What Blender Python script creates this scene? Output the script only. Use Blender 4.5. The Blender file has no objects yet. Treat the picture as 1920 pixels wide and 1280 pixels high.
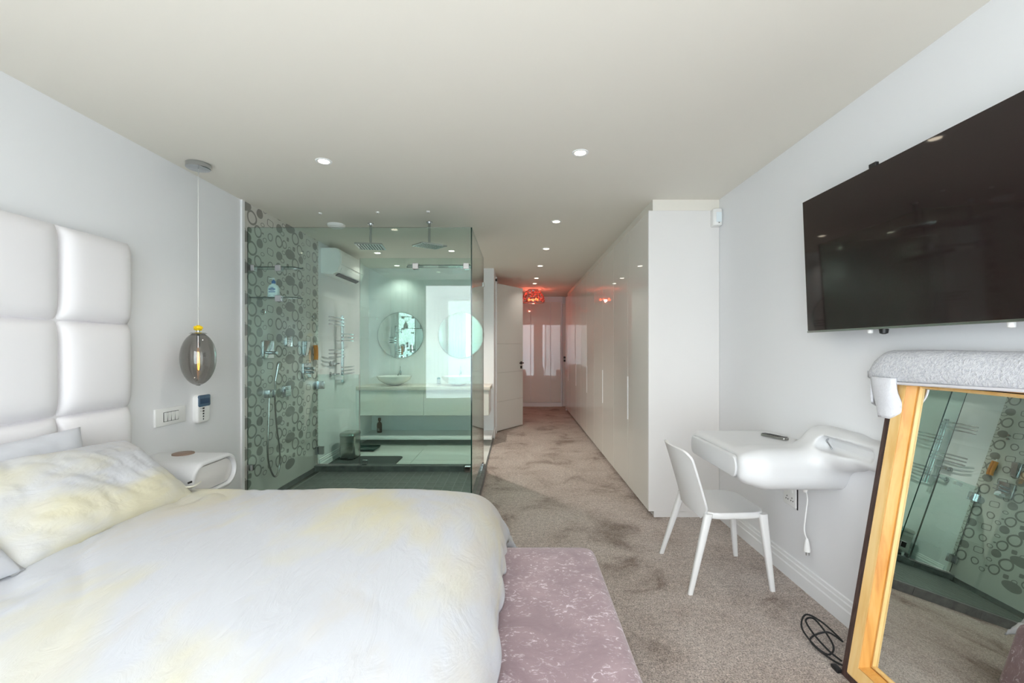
import bpy, bmesh, math, random
import numpy as np
from mathutils import Vector, Matrix, noise as mnoise

random.seed(7)
PI = math.pi
S = bpy.context.scene
COL = S.collection

# ------------------------------------------------------------------ camera, sky, light, exposure
EXPOSURE = 0.0
SKY = 8.0
F = 853.0                                   # focal length in pixels of a 1920 px wide frame
camd = bpy.data.cameras.new('camera')
camd.sensor_width = 36.0
camd.lens = F / 1920 * 36
camd.shift_x = -10 / 1920
camd.shift_y = 12 / 1920
camd.clip_start = 0.05
cam = bpy.data.objects.new('camera', camd)
cam.location = (0, 0, 1.4)
cam.rotation_euler = (PI / 2, 0, 0)
COL.objects.link(cam)
S.camera = cam

vs = S.view_settings
S.display_settings.display_device = 'sRGB'
vs.view_transform = 'Standard'
vs.look = 'None'
vs.exposure = EXPOSURE
vs.gamma = 1.0
vs.use_curve_mapping = False
try:
    cy = S.cycles
    cy.max_bounces = 14
    cy.diffuse_bounces = 7
    cy.glossy_bounces = 6
    cy.transmission_bounces = 8
    cy.transparent_max_bounces = 32
    cy.use_denoising = True
    cy.sample_clamp_indirect = 6.0
    cy.caustics_reflective = False
    cy.caustics_refractive = False
except Exception:
    pass

world = bpy.data.worlds.new('hazy_sky')
S.world = world
world.use_nodes = True
nt = world.node_tree
nt.nodes.clear()
tc = nt.nodes.new('ShaderNodeTexCoord')
sx = nt.nodes.new('ShaderNodeSeparateXYZ')
nt.links.new(tc.outputs['Generated'], sx.inputs[0])
mr = nt.nodes.new('ShaderNodeMapRange')
mr.inputs[1].default_value = -0.5
mr.inputs[2].default_value = 0.5
nt.links.new(sx.outputs['Z'], mr.inputs[0])
rp = nt.nodes.new('ShaderNodeValToRGB')
els = rp.color_ramp.elements
els[0].position = 0.0
els[0].color = (0.76, 0.78, 0.80, 1)
els[1].position = 1.0
els[1].color = (0.90, 0.93, 1.0, 1)
for p_, c_ in ((0.40, (0.72, 0.79, 0.85, 1)), (0.485, (0.76, 0.84, 0.92, 1)), (0.52, (0.96, 0.97, 1.0, 1))):
    e_ = els.new(p_)
    e_.color = c_
nt.links.new(mr.outputs[0], rp.inputs[0])
bg = nt.nodes.new('ShaderNodeBackground')
bg.inputs[1].default_value = SKY
nt.links.new(rp.outputs[0], bg.inputs[0])
wo = nt.nodes.new('ShaderNodeOutputWorld')
nt.links.new(bg.outputs[0], wo.inputs[0])

# portal over the window wall behind the camera: only guides the sampling of the sky
pl = bpy.data.lights.new('window_portal', 'AREA')
pl.shape = 'RECTANGLE'
pl.size = 3.9
pl.size_y = 2.6
try:
    pl.cycles.is_portal = True
except Exception:
    pass
po = bpy.data.objects.new('window_portal', pl)
po.location = (-0.3, -0.56, 1.31)
po.rotation_euler = (PI / 2, 0, 0)
COL.objects.link(po)
po.rotation_euler = (-PI / 2, 0, 0)


# ------------------------------------------------------------------ helpers
def lin(c):
    return tuple((v / 255 / 12.92 if v / 255 <= 0.04045 else ((v / 255 + 0.055) / 1.055) ** 2.4) for v in c)


MATS = {}


def mat(name, rgb, rough=0.5, metal=0.0, spec=0.5, coat=0.0, emit=None, estr=0.0):
    m = bpy.data.materials.new(name)
    m.use_nodes = True
    b = m.node_tree.nodes['Principled BSDF']
    c = lin(rgb)
    b.inputs['Base Color'].default_value = (*c, 1)
    b.inputs['Roughness'].default_value = rough
    b.inputs['Metallic'].default_value = metal
    b.inputs['Specular IOR Level'].default_value = spec
    b.inputs['Coat Weight'].default_value = coat
    b.inputs['Coat Roughness'].default_value = 0.03
    if emit is not None:
        b.inputs['Emission Color'].default_value = (*lin(emit), 1)
        b.inputs['Emission Strength'].default_value = estr
    MATS[name] = m
    return m


def node(m, kind, **kw):
    n = m.node_tree.nodes.new(kind)
    for k, v in kw.items():
        if k.startswith('i_'):
            n.inputs[k[2:].replace('_', ' ')].default_value = v
        else:
            setattr(n, k, v)
    return n


def link(m, a, b):
    m.node_tree.links.new(a, b)


def coords(m, scale=(1, 1, 1), rot=(0, 0, 0)):
    t = node(m, 'ShaderNodeTexCoord')
    mp = node(m, 'ShaderNodeMapping')
    mp.inputs['Scale'].default_value = scale
    mp.inputs['Rotation'].default_value = rot
    link(m, t.outputs['Object'], mp.inputs[0])
    return mp.outputs[0]


def noise_tex(m, vec, scale, detail=3.0, rough=0.5, dist=0.0):
    n = node(m, 'ShaderNodeTexNoise')
    n.inputs['Scale'].default_value = scale
    n.inputs['Detail'].default_value = detail
    n.inputs['Roughness'].default_value = rough
    n.inputs['Distortion'].default_value = dist
    link(m, vec, n.inputs['Vector'])
    return n.outputs[0]


def ramp(m, fac, stops):
    r = node(m, 'ShaderNodeValToRGB')
    e = r.color_ramp.elements
    e[0].position, e[0].color = stops[0][0], (*lin(stops[0][1]), 1)
    e[1].position, e[1].color = stops[-1][0], (*lin(stops[-1][1]), 1)
    for p, c in stops[1:-1]:
        x = e.new(p)
        x.color = (*lin(c), 1)
    link(m, fac, r.inputs[0])
    return r.outputs[0]


def mix(m, fac, a, b, mode='MIX'):
    n = node(m, 'ShaderNodeMix', data_type='RGBA', blend_type=mode)
    for s, v in ((0, fac), (6, a), (7, b)):
        if hasattr(v, 'is_linked') or hasattr(v, 'links'):
            link(m, v, n.inputs[s])
        else:
            n.inputs[s].default_value = v
    return n.outputs[2]


def maprange(m, val, a, b, c=0.0, d=1.0):
    n = node(m, 'ShaderNodeMapRange')
    for i, v in enumerate((a, b, c, d)):
        n.inputs[i + 1].default_value = v
    link(m, val, n.inputs[0])
    return n.outputs[0]


def bump(m, h, strength, dist):
    b = node(m, 'ShaderNodeBump')
    b.inputs['Strength'].default_value = strength
    b.inputs['Distance'].default_value = dist
    link(m, h, b.inputs['Height'])
    link(m, b.outputs[0], m.node_tree.nodes['Principled BSDF'].inputs['Normal'])


def pset(m, name, sock):
    link(m, sock, m.node_tree.nodes['Principled BSDF'].inputs[name])


def thin_glass(name, tint, ior=1.5, rough=0.0, gloss=(1, 1, 1)):
    """sheet glass: every face tints what passes and adds a Fresnel mirror"""
    m = bpy.data.materials.new(name)
    m.use_nodes = True
    t = m.node_tree
    t.nodes.clear()
    out = node(m, 'ShaderNodeOutputMaterial')
    tr = node(m, 'ShaderNodeBsdfTransparent')
    tr.inputs[0].default_value = (*tint, 1)
    gl = node(m, 'ShaderNodeBsdfGlossy')
    gl.inputs['Color'].default_value = (*gloss, 1)
    gl.inputs['Roughness'].default_value = rough
    geo = node(m, 'ShaderNodeNewGeometry')
    mrn = node(m, 'ShaderNodeMapRange')
    mrn.inputs[3].default_value = ior
    mrn.inputs[4].default_value = 1.0 / ior
    link(m, geo.outputs['Backfacing'], mrn.inputs[0])
    fr = node(m, 'ShaderNodeFresnel')
    link(m, mrn.outputs[0], fr.inputs['IOR'])
    mx = node(m, 'ShaderNodeMixShader')
    link(m, fr.outputs[0], mx.inputs[0])
    link(m, tr.outputs[0], mx.inputs[1])
    link(m, gl.outputs[0], mx.inputs[2])
    link(m, mx.outputs[0], out.inputs[0])
    MATS[name] = m
    return m


WM = {}                                      # world matrix of every object with children


class MB:
    """collects shapes and links them as ONE mesh object"""

    def __init__(s):
        s.v, s.f = [], []

    def add(s, vs_, fs_):
        o = len(s.v)
        s.v += [tuple(p) for p in vs_]
        s.f += [tuple(i + o for i in f_) for f_ in fs_]
        return s

    def box(s, x0, y0, z0, x1, y1, z1):
        return s.add([(x0, y0, z0), (x1, y0, z0), (x1, y1, z0), (x0, y1, z0), (x0, y0, z1), (x1, y0, z1), (x1, y1, z1), (x0, y1, z1)],
                     [(0, 3, 2, 1), (4, 5, 6, 7), (0, 1, 5, 4), (1, 2, 6, 5), (2, 3, 7, 6), (3, 0, 4, 7)])

    def loft(s, rings, cap=True, closed=False):
        n = len(rings[0])
        vs_ = [p for r in rings for p in r]
        fs_ = []
        m = len(rings)
        for i in range(m if closed else m - 1):
            for j in range(n):
                a, b = i * n + j, i * n + (j + 1) % n
                k = (i + 1) % m
                c, d = k * n + (j + 1) % n, k * n + j
                fs_.append((a, b, c, d))
        if cap and not closed:
            fs_.append(tuple(reversed(range(n))))
            fs_.append(tuple((m - 1) * n + j for j in range(n)))
        return s.add(vs_, fs_)

    def tube(s, pts, r, seg=10, closed=False):
        pts = [Vector(p) for p in pts]
        n = len(pts)
        rr = r if isinstance(r, (list, tuple)) else [r] * n
        rings = []
        up = None
        for i, p in enumerate(pts):
            if closed:
                t = pts[(i + 1) % n] - pts[i - 1]
            else:
                t = pts[min(i + 1, n - 1)] - pts[max(i - 1, 0)]
            t.normalize()
            if up is None:
                up = t.orthogonal().normalized()
            else:
                up = (up - t * up.dot(t))
                up = up.normalized() if up.length > 1e-6 else t.orthogonal().normalized()
            w = t.cross(up)
            rings.append([p + (up * math.cos(a) + w * math.sin(a)) * rr[i] for a in (2 * PI * j / seg for j in range(seg))])
        return s.loft(rings, cap=not closed, closed=closed)

    def lathe(s, c, prof, seg=32, axis='z', cap=True):
        """prof: (radius, height) from bottom to top round c"""
        rings = []
        for r, h in prof:
            ring = []
            for j in range(seg):
                a = 2 * PI * j / seg
                u, w = r * math.cos(a), r * math.sin(a)
                ring.append({'z': (c[0] + u, c[1] + w, c[2] + h), 'x': (c[0] + h, c[1] + u, c[2] + w), 'y': (c[0] + w, c[1] + h, c[2] + u)}[axis])
            rings.append(ring)
        return s.loft(rings, cap)

    def build(s, name, m, parent=None, smooth=None, bevel=0.0, seg=2, edge_mat=None):
        me = bpy.data.meshes.new(name)
        me.from_pydata(s.v, [], s.f)
        bm = bmesh.new()
        bm.from_mesh(me)
        bmesh.ops.recalc_face_normals(bm, faces=bm.faces)
        if bevel:
            es = [e for e in bm.edges if len(e.link_faces) == 2 and e.calc_face_angle(0) > 0.6]
            bmesh.ops.bevel(bm, geom=es, offset=bevel, segments=seg, profile=0.5, affect='EDGES', clamp_overlap=True)
        bm.to_mesh(me)
        bm.free()
        return link_mesh(name, me, m, parent, smooth if smooth is not None else (0.6 if bevel else None))


def link_mesh(name, me, m, parent=None, smooth=None):
    me.materials.append(m)
    if smooth is not None:
        me.polygons.foreach_set('use_smooth', [True] * len(me.polygons))
        if smooth < 3:
            me.set_sharp_from_angle(angle=smooth)
    me.update()
    o = bpy.data.objects.new(name, me)
    COL.objects.link(o)
    WM[o.name] = Matrix()
    if parent is not None:
        o.parent = parent
        if parent.get('_local'):
            WM[o.name] = WM[parent.name].copy()
        else:
            o.matrix_parent_inverse = WM[parent.name].inverted()
    return o


def tag(o, label, cat, group=None, kind=None):
    o['label'] = label
    o['category'] = cat
    if group:
        o['group'] = group
    if kind:
        o['kind'] = kind
    return o


def thing(name, label, cat, loc, group=None, kind=None, local=False):
    """an Empty at the thing's base; its parts are given in world coordinates, or in its own when local"""
    o = bpy.data.objects.new(name, None)
    o.empty_display_size = 0.05
    COL.objects.link(o)
    o.location = loc
    WM[o.name] = Matrix.Translation(loc)
    if local:
        o['_local'] = True
    return tag(o, label, cat, group, kind)


def copy_thing(src, loc, label, rotz=0.0):
    r = src.copy()
    COL.objects.link(r)
    r.location = loc
    r.rotation_euler = (0, 0, rotz)
    r['label'] = label
    for ch in [c for c in bpy.data.objects if c.parent == src]:
        c = ch.copy()
        COL.objects.link(c)
        c.parent = r
        for g in [c2 for c2 in bpy.data.objects if c2.parent == ch]:
            d = g.copy()
            COL.objects.link(d)
            d.parent = c
    return r


def struct(name, mb, m, label, cat, bevel=0.0):
    return tag(mb.build(name, m, bevel=bevel), label, cat, kind='structure')


def rrect(cx, cy, w, h, r, n=6):
    """rounded rectangle in 2D, counter-clockwise"""
    r = min(r, w / 2 - 1e-5, h / 2 - 1e-5)
    pts = []
    for k, (sx_, sy_) in enumerate(((1, 1), (-1, 1), (-1, -1), (1, -1))):
        for i in range(n + 1):
            a = PI / 2 * k + PI / 2 * i / n
            pts.append((cx + sx_ * (w / 2 - r) + r * math.cos(a), cy + sy_ * (h / 2 - r) + r * math.sin(a)))
    return pts


def slab(mb, plane, pos, thick, c, w, h, r, n=6, soft=0.0):
    """rounded plate: plane 'x' (normal x, outline in y,z), 'y' or 'z'; from pos to pos+thick"""
    def put(u, v, d):
        return {'x': (d, u, v), 'y': (u, d, v), 'z': (u, v, d)}[plane]
    sg = 1 if thick > 0 else -1
    if soft:
        lv = [(pos, 0)] + [(pos + thick - sg * soft * (1 - math.sin(a)), soft * (1 - math.cos(a))) for a in (0, PI / 6, PI / 3, PI / 2)]
    else:
        lv = [(pos, 0), (pos + thick, 0)]
    return mb.loft([[put(u, v, d) for u, v in rrect(c[0], c[1], w - 2 * i, h - 2 * i, max(r - i, 1e-4), n)] for d, i in lv])


def sheet(pts, thick):
    """closed shell of a point grid [i][j]"""
    n, m = len(pts), len(pts[0])
    P = np.array([[tuple(p) for p in row] for row in pts])
    du = np.gradient(P, axis=0)
    dv = np.gradient(P, axis=1)
    N = np.cross(du, dv)
    N /= (np.linalg.norm(N, axis=2, keepdims=True) + 1e-9)
    A = P + N * thick / 2
    B = P - N * thick / 2
    mb = MB()
    vs_ = [tuple(p) for p in A.reshape(-1, 3)] + [tuple(p) for p in B.reshape(-1, 3)]
    o = n * m
    fs_ = []
    for i in range(n - 1):
        for j in range(m - 1):
            a, b, c, d = i * m + j, (i + 1) * m + j, (i + 1) * m + j + 1, i * m + j + 1
            fs_.append((a, b, c, d))
            fs_.append((d + o, c + o, b + o, a + o))
    for i in range(n - 1):
        for j in (0, m - 1):
            a, b = i * m + j, (i + 1) * m + j
            fs_.append((a, b, b + o, a + o))
    for j in range(m - 1):
        for i in (0, n - 1):
            a, b = i * m + j, i * m + j + 1
            fs_.append((a, b, b + o, a + o))
    mb.v, mb.f = vs_, fs_
    return mb


def catmull(pts, k=8, closed=False):
    pts = [Vector(p) for p in pts]
    n = len(pts)
    out = []
    for i in range(n if closed else n - 1):
        def g(q):
            return pts[q % n] if closed else pts[max(0, min(n - 1, q))]
        a, b, c, d = g(i - 1), g(i), g(i + 1), g(i + 2)
        for j in range(k):
            t = j / k
            out.append(0.5 * ((2 * b) + (c - a) * t + (2 * a - 5 * b + 4 * c - d) * t * t + (3 * b - a - 3 * c + d) * t ** 3))
    if not closed:
        out.append(pts[-1])
    return out


def nets(fn, lo, hi, h):
    """surface nets of a signed distance function on a regular grid"""
    ax = [np.arange(lo[k], hi[k] + h, h) for k in range(3)]
    X, Y, Z = np.meshgrid(*ax, indexing='ij')
    D = fn(X, Y, Z)
    nx, ny, nz = D.shape
    cs = (nx - 1, ny - 1, nz - 1)
    acc = np.zeros(cs + (3,))
    cnt = np.zeros(cs)
    corner = [(i, j, k) for i in (0, 1) for j in (0, 1) for k in (0, 1)]

    def sub(c):
        return D[c[0]:c[0] + cs[0], c[1]:c[1] + cs[1], c[2]:c[2] + cs[2]]
    for a in corner:
        for k in range(3):
            if a[k] == 0:
                b = list(a)
                b[k] = 1
                da, db = sub(a), sub(b)
                m = (da < 0) != (db < 0)
                t = np.where(m, da / np.where(m, da - db, 1), 0)
                for q in range(3):
                    acc[..., q] += np.where(m, a[q] + (t if q == k else 0), 0)
                cnt += m
    act = cnt > 0
    idx = -np.ones(cs, int)
    idx[act] = np.arange(act.sum())
    ii = np.argwhere(act)
    V = (ii + acc[act] / cnt[act][:, None]) * h + np.array(lo)
    faces = []
    neg = D < 0
    for k in range(3):
        u, w = (k + 1) % 3, (k + 2) % 3
        s0 = [slice(None)] * 3
        s1 = [slice(None)] * 3
        s0[k] = slice(0, -1)
        s1[k] = slice(1, None)
        e = np.argwhere(neg[tuple(s0)] != neg[tuple(s1)])
        if len(e) == 0:
            continue
        ok = (e[:, u] > 0) & (e[:, w] > 0) & (e[:, u] < cs[u]) & (e[:, w] < cs[w])
        e = e[ok]
        q = []
        for du_, dw_ in ((1, 1), (0, 1), (0, 0), (1, 0)):
            c = e.copy()
            c[:, u] -= du_
            c[:, w] -= dw_
            q.append(idx[c[:, 0], c[:, 1], c[:, 2]])
        fl = neg[tuple(s0)][e[:, 0], e[:, 1], e[:, 2]]
        Q = np.stack(q, 1)
        Q[~fl] = Q[~fl][:, ::-1]
        faces.append(Q)
    return V, np.concatenate(faces)


def net_mesh(name, V, Fq, m, parent, smooth_iter=0, clamp=None):
    me = bpy.data.meshes.new(name)
    me.from_pydata(V.tolist(), [], Fq.tolist())
    if smooth_iter:
        bm = bmesh.new()
        bm.from_mesh(me)
        for _ in range(smooth_iter):
            bmesh.ops.smooth_vert(bm, verts=bm.verts, factor=0.5, use_axis_x=True, use_axis_y=True, use_axis_z=True)
        bm.to_mesh(me)
        bm.free()
    return link_mesh(name, me, m, parent, 4)


def sd_box(X, Y, Z, c, hs, r):
    qx, qy, qz = abs(X - c[0]) - hs[0] + r, abs(Y - c[1]) - hs[1] + r, abs(Z - c[2]) - hs[2] + r
    return np.sqrt(np.maximum(qx, 0) ** 2 + np.maximum(qy, 0) ** 2 + np.maximum(qz, 0) ** 2) + np.minimum(np.maximum(qx, np.maximum(qy, qz)), 0) - r


def smin(a, b, k):
    h = np.clip(0.5 + 0.5 * (b - a) / k, 0, 1)
    return b + (a - b) * h - k * h * (1 - h)


def smax(a, b, k):
    return -smin(-a, -b, k)


# ------------------------------------------------------------------ materials
white_wall = mat('white_wall_paint', (230, 231, 233), 0.6, spec=0.3)
bump(white_wall, noise_tex(white_wall, coords(white_wall), 60, 3), 0.04, 0.002)
ceil_m = mat('ceiling_paint', (228, 224, 215), 0.85, spec=0.2)
bump(ceil_m, noise_tex(ceil_m, coords(ceil_m), 30, 3), 0.03, 0.002)
white_gloss = mat('white_gloss_lacquer', (226, 224, 218), 0.018, spec=0.6)
side_white = mat('white_satin_board', (228, 226, 224), 0.2, spec=0.4)
trim_white = mat('white_trim_paint', (233, 234, 235), 0.35, spec=0.4)
door_white = mat('white_door_paint', (226, 224, 220), 0.4, spec=0.4)
door_core_m = mat('door_groove_shade', (213, 211, 207), 0.5, spec=0.3)  # core toned darker than the panels: groove shade put into the colour
plastic_white = mat('white_plastic', (236, 236, 234), 0.3, spec=0.5)
chair_white = mat('white_matt_resin', (226, 226, 225), 0.38, spec=0.45)
acrylic = mat('white_moulded_acrylic', (216, 217, 218), 0.38, spec=0.5)
leather = mat('white_faux_leather', (233, 231, 233), 0.36, spec=0.45)
bump(leather, noise_tex(leather, coords(leather), 260, 2), 0.05, 0.001)
chrome = mat('polished_chrome', (192, 195, 198), 0.06, 1.0)
steel = mat('brushed_steel', (176, 176, 172), 0.24, 1.0)
black = mat('black_plastic', (22, 22, 24), 0.35)
rubber = mat('black_rubber', (26, 26, 27), 0.6)
dark_grey = mat('dark_grey_fabric', (84, 86, 86), 0.95, spec=0.1)
ceramic = mat('white_ceramic', (240, 240, 238), 0.08, spec=0.6)
stone = mat('pale_stone_top', (216, 208, 198), 0.25)
mirror_m = mat('silver_mirror', (236, 240, 238), 0.0, 1.0)
lamp_on = mat('lit_lamp_glass', (255, 250, 238), 0.4, emit=(255, 240, 214), estr=9.0)
gap = mat('gap_shade_and_dark_parts', (60, 60, 58), 0.8)  # painted shade in gaps, and the own colour of small dark parts
screen_m = mat('dark_tv_screen', (34, 24, 24), 0.04, spec=0.55)
edge_glass = mat('green_glass_edge', (14, 48, 42), 0.1, spec=0.6)
shower_glass = thin_glass('green_tinted_glass', (0.860, 0.938, 0.916))
window_glass = thin_glass('clear_window_glass', (0.97, 0.985, 0.98))
smoke_glass = thin_glass('smoky_lamp_glass', (0.60, 0.585, 0.575), ior=1.75)
bulb_glass = thin_glass('clear_bulb_glass', (0.97, 0.95, 0.9))
clear_plastic = thin_glass('clear_bottle_plastic', (0.80, 0.86, 0.90), rough=0.1)

carpet_m = mat('taupe_cut_pile_carpet', (150, 138, 128), 0.95, spec=0.1)
v = coords(carpet_m)
big = noise_tex(carpet_m, v, 2.2, 5, 0.62, 0.6)
fine = noise_tex(carpet_m, v, 135, 2, 0.75)
mid = noise_tex(carpet_m, v, 38, 3, 0.7)
c1 = ramp(carpet_m, big, [(0.31, (180, 166, 157)), (0.45, (226, 214, 206)), (0.60, (240, 230, 223))])
c2 = ramp(carpet_m, fine, [(0.34, (112, 106, 102)), (0.5, (212, 207, 203)), (0.64, (255, 251, 248))])
c3 = mix(carpet_m, 0.75, c1, c2, 'MULTIPLY')
c4 = ramp(carpet_m, mid, [(0.35, (205, 205, 205)), (0.65, (255, 255, 255))])
pset(carpet_m, 'Base Color', mix(carpet_m, 0.8, c3, c4, 'MULTIPLY'))
bump(carpet_m, fine, 0.8, 0.012)

def washed_cotton(name, off, rot1, rot2, lo):
    """white cotton with soft yellow and beige watercolour streaks and fine creases"""
    m_ = mat(name, (206, 208, 213), 0.8, spec=0.15)

    def vec(scale, rot):
        t_ = coords(m_, scale, rot)
        a_ = node(m_, 'ShaderNodeVectorMath', operation='ADD')
        a_.inputs[1].default_value = off
        link(m_, t_, a_.inputs[0])
        return a_.outputs[0]
    n1 = noise_tex(m_, vec((1.0, 0.42, 1.0), (0, 0, rot1)), 1.9, 4, 0.55, 0.4)
    n2 = noise_tex(m_, vec((1.3, 0.5, 1.0), (0, 0, rot2)), 2.6, 4, 0.6, 0.3)
    ym = maprange(m_, n1, lo, lo + 0.15, 0.0, 0.85)
    bm_ = maprange(m_, n2, 0.50, 0.68, 0.0, 0.60)
    bc = mix(m_, ym, (*lin((205, 207, 212)), 1), (*lin((217, 211, 180)), 1))
    pset(m_, 'Base Color', mix(m_, bm_, bc, (*lin((208, 201, 189)), 1)))
    bump(m_, noise_tex(m_, vec((1.0, 0.35, 1.0), (0, 0, rot1 - 0.15)), 9.0, 6, 0.62, 1.0), 0.42, 0.02)
    return m_


duvet_m = washed_cotton('white_cotton_with_yellow_wash', (0, 0, 0), 0.5, -0.15, 0.50)
pillowcase_m = washed_cotton('pillowcase_cotton_with_yellow_wash', (3.3, 1.2, 2.0), 0.2, 0.6, 0.475)

pillow_white = mat('plain_white_cotton', (208, 210, 216), 0.8, spec=0.15)
bump(pillow_white, noise_tex(pillow_white, coords(pillow_white, (1, 0.5, 1)), 12, 4, 0.55, 0.7), 0.2, 0.015)

velvet = mat('mauve_crushed_velvet', (160, 135, 140), 0.75, spec=0.2)
v = coords(velvet)
w1 = noise_tex(velvet, v, 5.0, 6, 0.65, 0.8)
w2 = noise_tex(velvet, coords(velvet, (1, 1.5, 1)), 30, 6, 0.68, 1.6)
fl = maprange(velvet, w2, 0.555, 0.64)
fl2 = maprange(velvet, w1, 0.36, 0.50)
fm = node(velvet, 'ShaderNodeMath', operation='MULTIPLY')
link(velvet, fl, fm.inputs[0])
link(velvet, fl2, fm.inputs[1])
basev = ramp(velvet, w1, [(0.3, (141, 118, 124)), (0.7, (170, 146, 150))])
pset(velvet, 'Base Color', mix(velvet, fm.outputs[0], basev, (*lin((222, 208, 216)), 1)))  # pale flecks put highlights of the crushed pile into the base colour
velvet.node_tree.nodes['Principled BSDF'].inputs['Sheen Weight'].default_value = 0.35
bump(velvet, w2, 0.2, 0.006)

pine = mat('honey_pine', (240, 196, 122), 0.42)
v = coords(pine, (9, 9, 0.7))
pn = noise_tex(pine, v, 2.2, 4, 0.55, 0.5)
pset(pine, 'Base Color', ramp(pine, pn, [(0.35, (236, 190, 116)), (0.5, (243, 204, 136)), (0.68, (247, 214, 152))]))
pine_dark = mat('orange_pine', (205, 136, 58), 0.4)
pn = noise_tex(pine_dark, coords(pine_dark, (9, 9, 0.6)), 2.6, 4, 0.55, 0.5)
pset(pine_dark, 'Base Color', ramp(pine_dark, pn, [(0.35, (206, 138, 58)), (0.5, (224, 162, 80)), (0.66, (232, 178, 100))]))
umber = mat('dark_umber_edge', (74, 54, 50), 0.6)
pn = noise_tex(umber, coords(umber, (20, 20, 2)), 5, 3)
pset(umber, 'Base Color', ramp(umber, pn, [(0.4, (66, 47, 44)), (0.7, (90, 68, 62))]))

towel_m = mat('white_terry_cloth', (222, 224, 231), 0.95, spec=0.1)
tn = noise_tex(towel_m, coords(towel_m), 95, 4, 0.7)
bump(towel_m, tn, 0.9, 0.014)
pset(towel_m, 'Base Color', ramp(towel_m, tn, [(0.3, (205, 207, 216)), (0.6, (238, 239, 243))]))
flap_m = mat('white_terry_underside', (222, 223, 228), 0.95, spec=0.1)
bump(flap_m, noise_tex(flap_m, coords(flap_m), 70, 4, 0.65), 0.5, 0.01)
towel_hem = mat('white_towel_hem', (216, 214, 218), 0.85, spec=0.1)

slate = mat('grey_slate_tile', (102, 103, 102), 0.45)
sn = noise_tex(slate, coords(slate), 14, 5, 0.6)
pset(slate, 'Base Color', ramp(slate, sn, [(0.35, (90, 92, 92)), (0.65, (114, 115, 113))]))
grout = mat('pale_grout', (158, 160, 156), 0.8)
bath_tile = mat('polished_white_tile', (226, 227, 222), 0.05, spec=0.6)
panel_base = mat('greige_printed_panel', (208, 206, 199), 0.04, spec=0.5)
panel_print = mat('grey_print', (140, 138, 133), 0.04, spec=0.5)
lit_fil = mat('glowing_filament', (255, 190, 90), 0.4, emit=(255, 168, 60), estr=7.0)
red_glow = mat('lit_red_bulb', (255, 90, 60), 0.4, emit=(255, 84, 40), estr=6.0)
red_bead = mat('red_tinted_bead', (196, 104, 92), 0.12, spec=0.7)
yellow = mat('yellow_pompom', (240, 205, 20), 0.8)
blue_lcd = mat('blue_grey_display', (74, 98, 122), 0.2)
blue_dark = mat('dark_blue_lcd', (44, 68, 98), 0.15)
brown_m = mat('brown_glass', (66, 40, 30), 0.12)
walnut = mat('brown_walnut', (140, 118, 104), 0.5)
lotion_white = mat('white_lotion', (226, 236, 240), 0.3)
lotion_blue = mat('blue_pump', (30, 92, 158), 0.3)
sponge_m = mat('orange_loofah', (214, 140, 66), 0.9)
teal_m = mat('teal_cap', (62, 140, 140), 0.3)
curtain_m = mat('pale_curtain', (214, 214, 208), 0.9, spec=0.1)
_tl = node(curtain_m, 'ShaderNodeBsdfTranslucent')
_tl.inputs[0].default_value = (*lin((222, 222, 216)), 1)
_mx = node(curtain_m, 'ShaderNodeMixShader')
_mx.inputs[0].default_value = 0.5
link(curtain_m, curtain_m.node_tree.nodes['Principled BSDF'].outputs[0], _mx.inputs[1])
link(curtain_m, _tl.outputs[0], _mx.inputs[2])
link(curtain_m, _mx.outputs[0], curtain_m.node_tree.nodes['Material Output'].inputs[0])

# ------------------------------------------------------------------ the shell
XL, XR, HC, Y0, Y1 = -2.285, 1.67, 2.625, -0.5, 10.95
T = 0.12
struct('floor', MB().box(XL - T, Y0 - 0.2, -0.08, XR + T, Y1 + T, 0.0), carpet_m, 'taupe cut pile carpet running from bed to far closet', 'floor')
struct('ceiling', MB().box(XL - T, Y0 - 0.2, HC, XR + T, Y1 + T, HC + 0.1), ceil_m, 'flat off-white ceiling over bedroom and corridor', 'ceiling')
struct('wall_left', MB().box(XL - T, Y0, 0, XL, Y1 + T, HC), white_wall, 'white wall behind the bed and pendant lamp', 'wall')
struct('wall_right', MB().box(XR, Y0, 0, XR + T, Y1 + T, HC), white_wall, 'white wall with the television and desk', 'wall')
struct('wall_far', MB().box(XL, Y1, 0, XR, Y1 + T, HC), white_wall, 'white wall at the end of the corridor', 'wall')
# window wall behind the camera
wb = MB()
wb.box(XL, Y0 - 0.1, 0, -2.2, Y0, HC).box(1.64, Y0 - 0.1, 0, XR, Y0, HC).box(-2.2, Y0 - 0.1, HC - 0.05, 1.64, Y0, HC)
struct('wall_back', wb, white_wall, 'narrow white surround of the window wall behind the viewer', 'wall')
win = thing('window_1', 'full height window wall facing the sea opposite the shower', 'window', (-0.28, Y0 - 0.05, 0), kind='structure')
fr = MB()
for x in (-2.2, -0.25, 0.82, 1.6):
    fr.box(x, Y0 - 0.08, 0, x + 0.04, Y0 - 0.02, HC - 0.05)
fr.box(-2.2, Y0 - 0.08, 0, 1.64, Y0 - 0.02, 0.05).box(-2.2, Y0 - 0.08, HC - 0.1, 1.64, Y0 - 0.02, HC - 0.05)
fr.build('window_frame', trim_white, win)
for a, b in ((-2.16, -0.25), (-0.21, 0.82), (0.86, 1.6)):
    MB().box(a, Y0 - 0.054, 0.05, b, Y0 - 0.046, HC - 0.1).build('pane', window_glass, win)


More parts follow.
